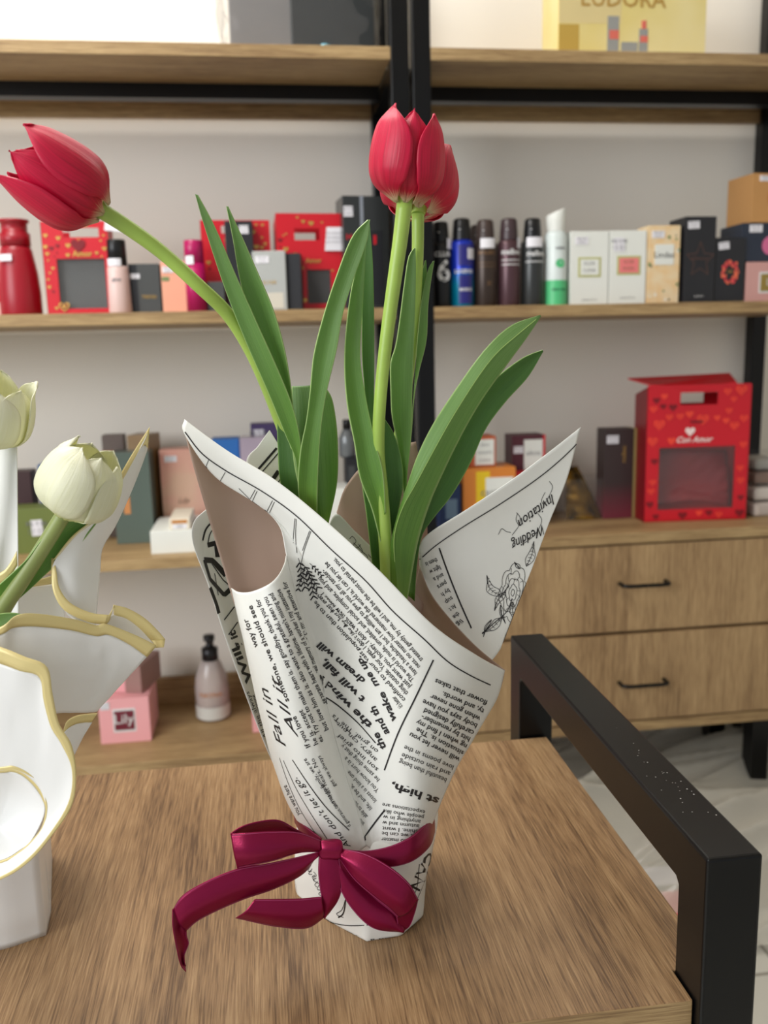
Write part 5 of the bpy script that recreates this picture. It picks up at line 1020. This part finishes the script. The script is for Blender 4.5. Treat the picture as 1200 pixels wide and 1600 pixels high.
# -- lower left shelf (counter height)
YL = 1.76
def lbox(label, x0, x1, yt, Y, dep, m, **k): return Box(label, 'box', x0, x1, yt, Y, Z3, dep, m, **k)
q = lbox('olive green flat carton with price sticker at the left end of the lower shelf', 8, 98, 795, 1.80, .07, col('olive', (108, 120, 56))); q.price(.42, .62, .4, .75, .05)
q = Box('dark maroon carton standing behind the olive one', 'box', 10, 47, 737, 1.9, Z3, .05, col('maroon_dk', (66, 40, 42))); q.text('small_print', 'CLUM', .5, .5, .008, GOLDT)
q = Box('blue carton behind the cream tulip', 'box', 58, 88, 726, 1.9, Z3, .05, col('blue_box', (30, 96, 160))); q.patch('white_print', .3, .7, .6, .85, TXW)
q = Box('teal grey carton leaning beside the gold paper tip', 'box', 172, 232, 707, 1.85, Z3, .07, col('teal_grey', (92, 106, 98), rough=.3)); q.patch('orange_print', .25, .42, .33, .52, col('orange_tan', (206, 140, 84)))
q = Box('brown and copper carton standing tall behind the teal one', 'box', 158, 192, 680, 1.93, Z3, .04, col('brown_grey', (112, 98, 92))); q.patch('copper_band', 0, 1, .7, .85, col('copper_band', (190, 124, 84)))
q = Box('gold brown slim carton between teal and peach cartons', 'box', 203, 238, 680, 1.90, Z3, .07, col('gold_brown', (150, 118, 76), rough=.35), rot=-.25)
q = Box('peach pink carton with script print beside the white box', 'box', 248, 325, 702, 1.91, Z3, .06, col('peach_pink', (222, 182, 156), mottle=(224, 160, 146), vscale=12)); q.price(.1, .35, .86, .93); q.text('script_print', 'Lily', .45, .38, .012, col('brown_ink', (150, 120, 100)), shear=.4)
q = lbox('low white carton lying at the shelf front edge', 234, 345, 828, 1.735, .16, WH); q.patch('face_panel', .02, .98, .03, .97, WH, .0004)
q = Box('tiny white carton with orange label on the white box', 'box', 264, 296, 810, 1.74, q.z1+.0005, .12, col('carton_ivory', (236, 226, 206))); q.patch('orange_label', .12, .88, .55, .85, col('orange_label', (196, 130, 60))); q.patch('price_sticker', .15, .85, .08, .48, STICK, txt='||||||', ts=.6)
q = Box('bright blue carton right of the newsprint tip', 'box', 330, 373, 686, 1.88, Z3, .06, col('bright_blue', (40, 110, 190)))
q = Box('lilac cellophaned carton behind the printed back corner', 'box', 374, 418, 684, 1.87, Z3, .06, col('lilac', (178, 164, 182), rough=.2))
q = Box('violet carton with white sticker, tallest behind the tulip leaves', 'box', 391, 452, 662, 1.93, Z3, .05, col('violet', (74, 58, 106))); q.price(.07, .34, .82, .95)
q = Box('dark carton just left of the black posts', 'box', 540, 580, 716, 1.85, Z3, .06, DK); q.patch('film_sheen', .1, .35, .05, .9, DG)
t_, x_ = bottle('glass_bottle', 'grey glass bottle on the dark carton by the black posts', 'bottle', 546, 1.88, q.z1+.0005, .1, [('bottle_body', [(.016, 0), (.018, .004), (.018, .04), (.012, .055), (.008, .06)], col('smoke_glass', (120, 124, 126), rough=.15, metal=.2)), ('cap', [(.009, .06), (.009, .078), (.007, .08)], CB)], None)
q = Box('white carton lying low near the black posts', 'box', 512, 552, 764, 1.78, Z3, .1, WH)

# -- counter right
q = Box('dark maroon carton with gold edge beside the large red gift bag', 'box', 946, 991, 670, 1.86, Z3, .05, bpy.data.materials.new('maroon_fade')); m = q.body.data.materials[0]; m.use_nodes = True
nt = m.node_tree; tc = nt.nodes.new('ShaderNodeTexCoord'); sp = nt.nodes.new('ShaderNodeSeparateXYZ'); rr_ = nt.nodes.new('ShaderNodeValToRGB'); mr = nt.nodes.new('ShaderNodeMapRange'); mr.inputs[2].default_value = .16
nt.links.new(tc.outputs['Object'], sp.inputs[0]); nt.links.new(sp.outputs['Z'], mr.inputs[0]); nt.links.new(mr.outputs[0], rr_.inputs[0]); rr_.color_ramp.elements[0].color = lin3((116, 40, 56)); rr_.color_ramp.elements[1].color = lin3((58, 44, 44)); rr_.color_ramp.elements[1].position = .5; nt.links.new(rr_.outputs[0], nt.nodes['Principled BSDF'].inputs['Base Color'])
q.price(.06, .46, .84, .93); q.text('vertical_print', 'malbec', .72, .72, .0095, GOLDT, rot90=True); MB().box(q.xb, q.xb+.008, 1.862, 1.91, Z3, q.z1).build('gold_edge', col('pale_gold', (176, 166, 106), rough=.35, metal=.3), q.t)
q = Box('orange soap carton with yellow swirl and white label', 'box', 724, 806, 731, 1.78, Z3, .09, col('orange_box', (216, 130, 50), rough=.4)); q.patch('yellow_swirl', .24, .5, .05, .95, col('yellow', (232, 196, 30))); q.patch('label', .42, .95, .1, .85, WH, .0014, txt=['castanha', 'sabonete'], tm=GREY, ts=.16)
q4 = Box('orange and red carton with white label, on the orange soap carton', 'box', 734, 775, 682, 1.80, q.z1+.0005, .06, col('rust_box', (190, 92, 50))); q4.patch('label', .2, .92, .06, .9, WH, .0014, txt=['ekos', 'castanha', 'creme'], tm=GREY, ts=.13)
q5 = Box('maroon carton with white label panel, above the newsprint edge', 'box', 800, 852, 680, 1.86, Z3, .06, col('maroon_box', (82, 30, 44))); q5.price(.05, .33, .8, .88); q5.patch('label', .36, .92, .05, .95, WH, .0014, txt=['ekos', 'acai', 'creme', 'maos'], tm=GREY, ts=.07); q5.patch('red_edge', .93, 1, 0, 1, RED, .001)
q = Box('red carton in front of the maroon labelled one', 'box', 795, 838, 740, 1.80, Z3, .05, RED)
q = Box('blue carton in the dark gap behind the right tulip leaves', 'box', 690, 720, 757, 1.79, Z3, .06, col('deep_blue', (34, 60, 110))); q.patch('white_print', .2, .8, .3, .7, col('pale_blue', (120, 150, 180)))
t_ = thing('gold_pouch', 'black and gold pouch in clear film leaning on the wall', 'pouch', tuple(onz(905, 790, Z3)))
xg, Yg = at(908, 780, 1.89)[0], 1.89
S_ = Surf([[(xg-.042, Yg-.02, Z3+.001), (xg, Yg-.03, Z3+.001), (xg+.042, Yg-.02, Z3+.001)], [(xg-.03, Yg+.02, Z3+.05), (xg, Yg+.01, Z3+.05), (xg+.032, Yg+.02, Z3+.05)], [(xg-.012, Yg+.06, Z3+.11), (xg, Yg+.055, Z3+.11), (xg+.012, Yg+.06, Z3+.11)]], 24, 24, world=True, rough=.006)
MB().sheet(S_, .002).build('pouch_body', mat('pouch_gold', (150, 112, 30), .25, metal=.6, mottle=(24, 22, 22), vscale=26), t_)
film('film_wrap', xg, Yg+.01, Z3+.001, .055, .035, .09, t_, 9, .02)
# clear wrapped stack at far right
t_ = thing('wrapped_stack', 'clear wrapped beige packets piled right of the large gift bag', 'packet', (1.10, 1.86, Z3))
for k_, (z_, cl) in enumerate(((0, (214, 200, 190)), (.035, (236, 226, 216)), (.07, (150, 120, 104)), (.10, (186, 184, 176)))): MB().box(1.062+.004*k_, 1.14, 1.80+.01*k_, 1.92, Z3+z_, Z3+z_+.029-.002*k_).build('packet', col('packet_%d' % k_, cl), t_, bevel=.006)
film('film_wrap', 1.105, 1.86, Z3+.001, .043, .064, .135, t_, 12, .012)

# -- deck below, left
q = Box('pink carton with a maroon label on the low deck', 'box', 152, 232, 1092, 1.80, Z4, .13, col('pink_carton', (240, 172, 176))); q.patch('label_frame', .27, .72, .25, .78, TXW); q.patch('label', .3, .69, .3, .73, col('maroon_label', (112, 32, 50)), .0013, txt='Lily', tm=TXW, ts=.5); q.price(.04, .22, .78, .95)
q6 = Box('second pink carton with grey brown side, set askew on the first', 'box', 176, 232, 1040, 1.83, q.z1+.0005, .10, col('pink_grey', (160, 122, 116)), rot=-.3); q6.patch('pink_face', 0, .5, .02, .98, col('pink_carton', (240, 172, 176)))
q7 = Box('pink carton on the deck half hidden by the newsprint wrap', 'box', 392, 450, 1085, 1.80, Z4, .1, col('pink_carton', (240, 172, 176)))
Yp = 1.905; x = at(334, 1120, Yp)[0]; k = Yp/F_PX; zt_ = at(334, 992, Yp)[2]-Z4
t_ = thing('pump_bottle', 'clear lotion bottle with a black pump on the low deck', 'bottle', (x, Yp, Z4))
LIQ = col('lotion_pearl', (196, 182, 176), rough=.2, mottle=(168, 158, 158), vscale=14)
MB().lathe([(0, 0), (24*k, 0), (27*k, .006), (27*k, zt_*.38), (25*k, zt_*.5), (17*k, zt_*.66), (12*k, zt_*.72), (0, zt_*.72)], (x, Yp, Z4)).build('bottle_body', LIQ, t_)
MB().lathe([(0, zt_*.70), (13*k, zt_*.70), (13*k, zt_*.85), (8*k, zt_*.86), (5*k, zt_*.9), (5*k, zt_*.93), (9*k, zt_*.94), (9*k, zt_), (0, zt_)], (x, Yp, Z4)).tube([(x, Yp, Z4+zt_*.97), (x+.006, Yp-.02, Z4+zt_*.965), (x+.008, Yp-.028, Z4+zt_*.95)], .004).build('pump', CB, t_)
curved(t_, 'label_print', x, Yp, Z4, 27*k, -50, 50, zt_*.26, zt_*.42, None, txt='NATIVA', tm=col('copper_text', (206, 150, 116)), ts=.010)
MB().lathe([(27.4*k, .006), (27.4*k, zt_*.18)], (x, Yp, Z4)).build('base_band', col('pale_band', (214, 214, 208)), t_)

# -- plastic wrapped bundle on the floor, right
PLS = bpy.data.materials.new('plastic_sheeting'); PLS.use_nodes = True; nt = PLS.node_tree; p_ = nt.nodes['Principled BSDF']; p_.inputs['Roughness'].default_value = .12; p_.inputs['Base Color'].default_value = lin3((206, 202, 190)); p_.inputs['Alpha'].default_value = .55; p_.inputs['Coat Weight'].default_value = .4
t_ = thing('plastic_bundle', 'clear plastic sheeting bundled over boards on the floor behind the black bar', 'plastic sheeting', (.95, 1.75, 0))
MB().box(.50, 1.36, 1.53, 1.99, .002, .05, rot=.0).build('board', col('board_grey', (176, 166, 150), var=.1), t_)
MB().box(.62, 1.3, 1.60, 1.97, .0505, .15).build('grey_carton', col('carton_taupe', (150, 140, 126), var=.08), t_, bevel=.004)
MB().box(1.13, 1.2, 1.86, 1.93, .1505, .30).build('grey_tin', col('tin_grey', (86, 88, 86)), t_, bevel=.004)
def cloth(x0, x1, y0, y1, zf, seed, n=110, amp=.045):
    rs = np.random.RandomState(seed); X_, Y_ = np.meshgrid(np.linspace(x0, x1, n), np.linspace(y0, y1, n), indexing='ij'); Z_ = zf(X_, Y_)
    for k in range(9):
        a_ = rs.uniform(.2, 1.0); f_ = rs.uniform(5, 22); w_ = X_*math.sin(a_)*-.6+Y_*math.cos(a_)+.05*np.sin(5*X_+k)
        Z_ = Z_+amp*(1-np.abs(np.sin(f_*w_+rs.uniform(0, 6))))**4*(.5+.5*np.sin(3*X_+2*Y_+k))/1.2+amp*.25*np.sin(f_*.8*w_+k)/3
    return np.stack([X_, Y_, Z_], -1)
G = cloth(.46, 1.42, 1.40, 2.0, lambda X_, Y_: .008+.155*np.clip((Y_-1.42)/.2, 0, 1)*np.clip((X_-.5)/.12, 0, 1)*np.clip((1.4-X_)/.1, 0, 1), 3)
MB().grid(G, 0, True).build('plastic_film', PLS, t_)
b = MB(); G = cloth(.70, .86, 1.45, 1.53, lambda X_, Y_: .055+0*X_, 8, 30, .01); b.grid(G, 0, True).build('red_print', col('print_red', (222, 70, 84)), t_)
b = MB(); G = cloth(.68, .9, 1.53, 1.59, lambda X_, Y_: .075+0*X_, 9, 30, .01); b.grid(G, 0, True).build('white_print', col('print_white', (226, 222, 232)), t_)
for o in bpy.data.objects:
    if o.type == 'MESH' and o.name.startswith(('cellophane_wrap', 'film_wrap', 'plastic_film', 'heart_print')): pass
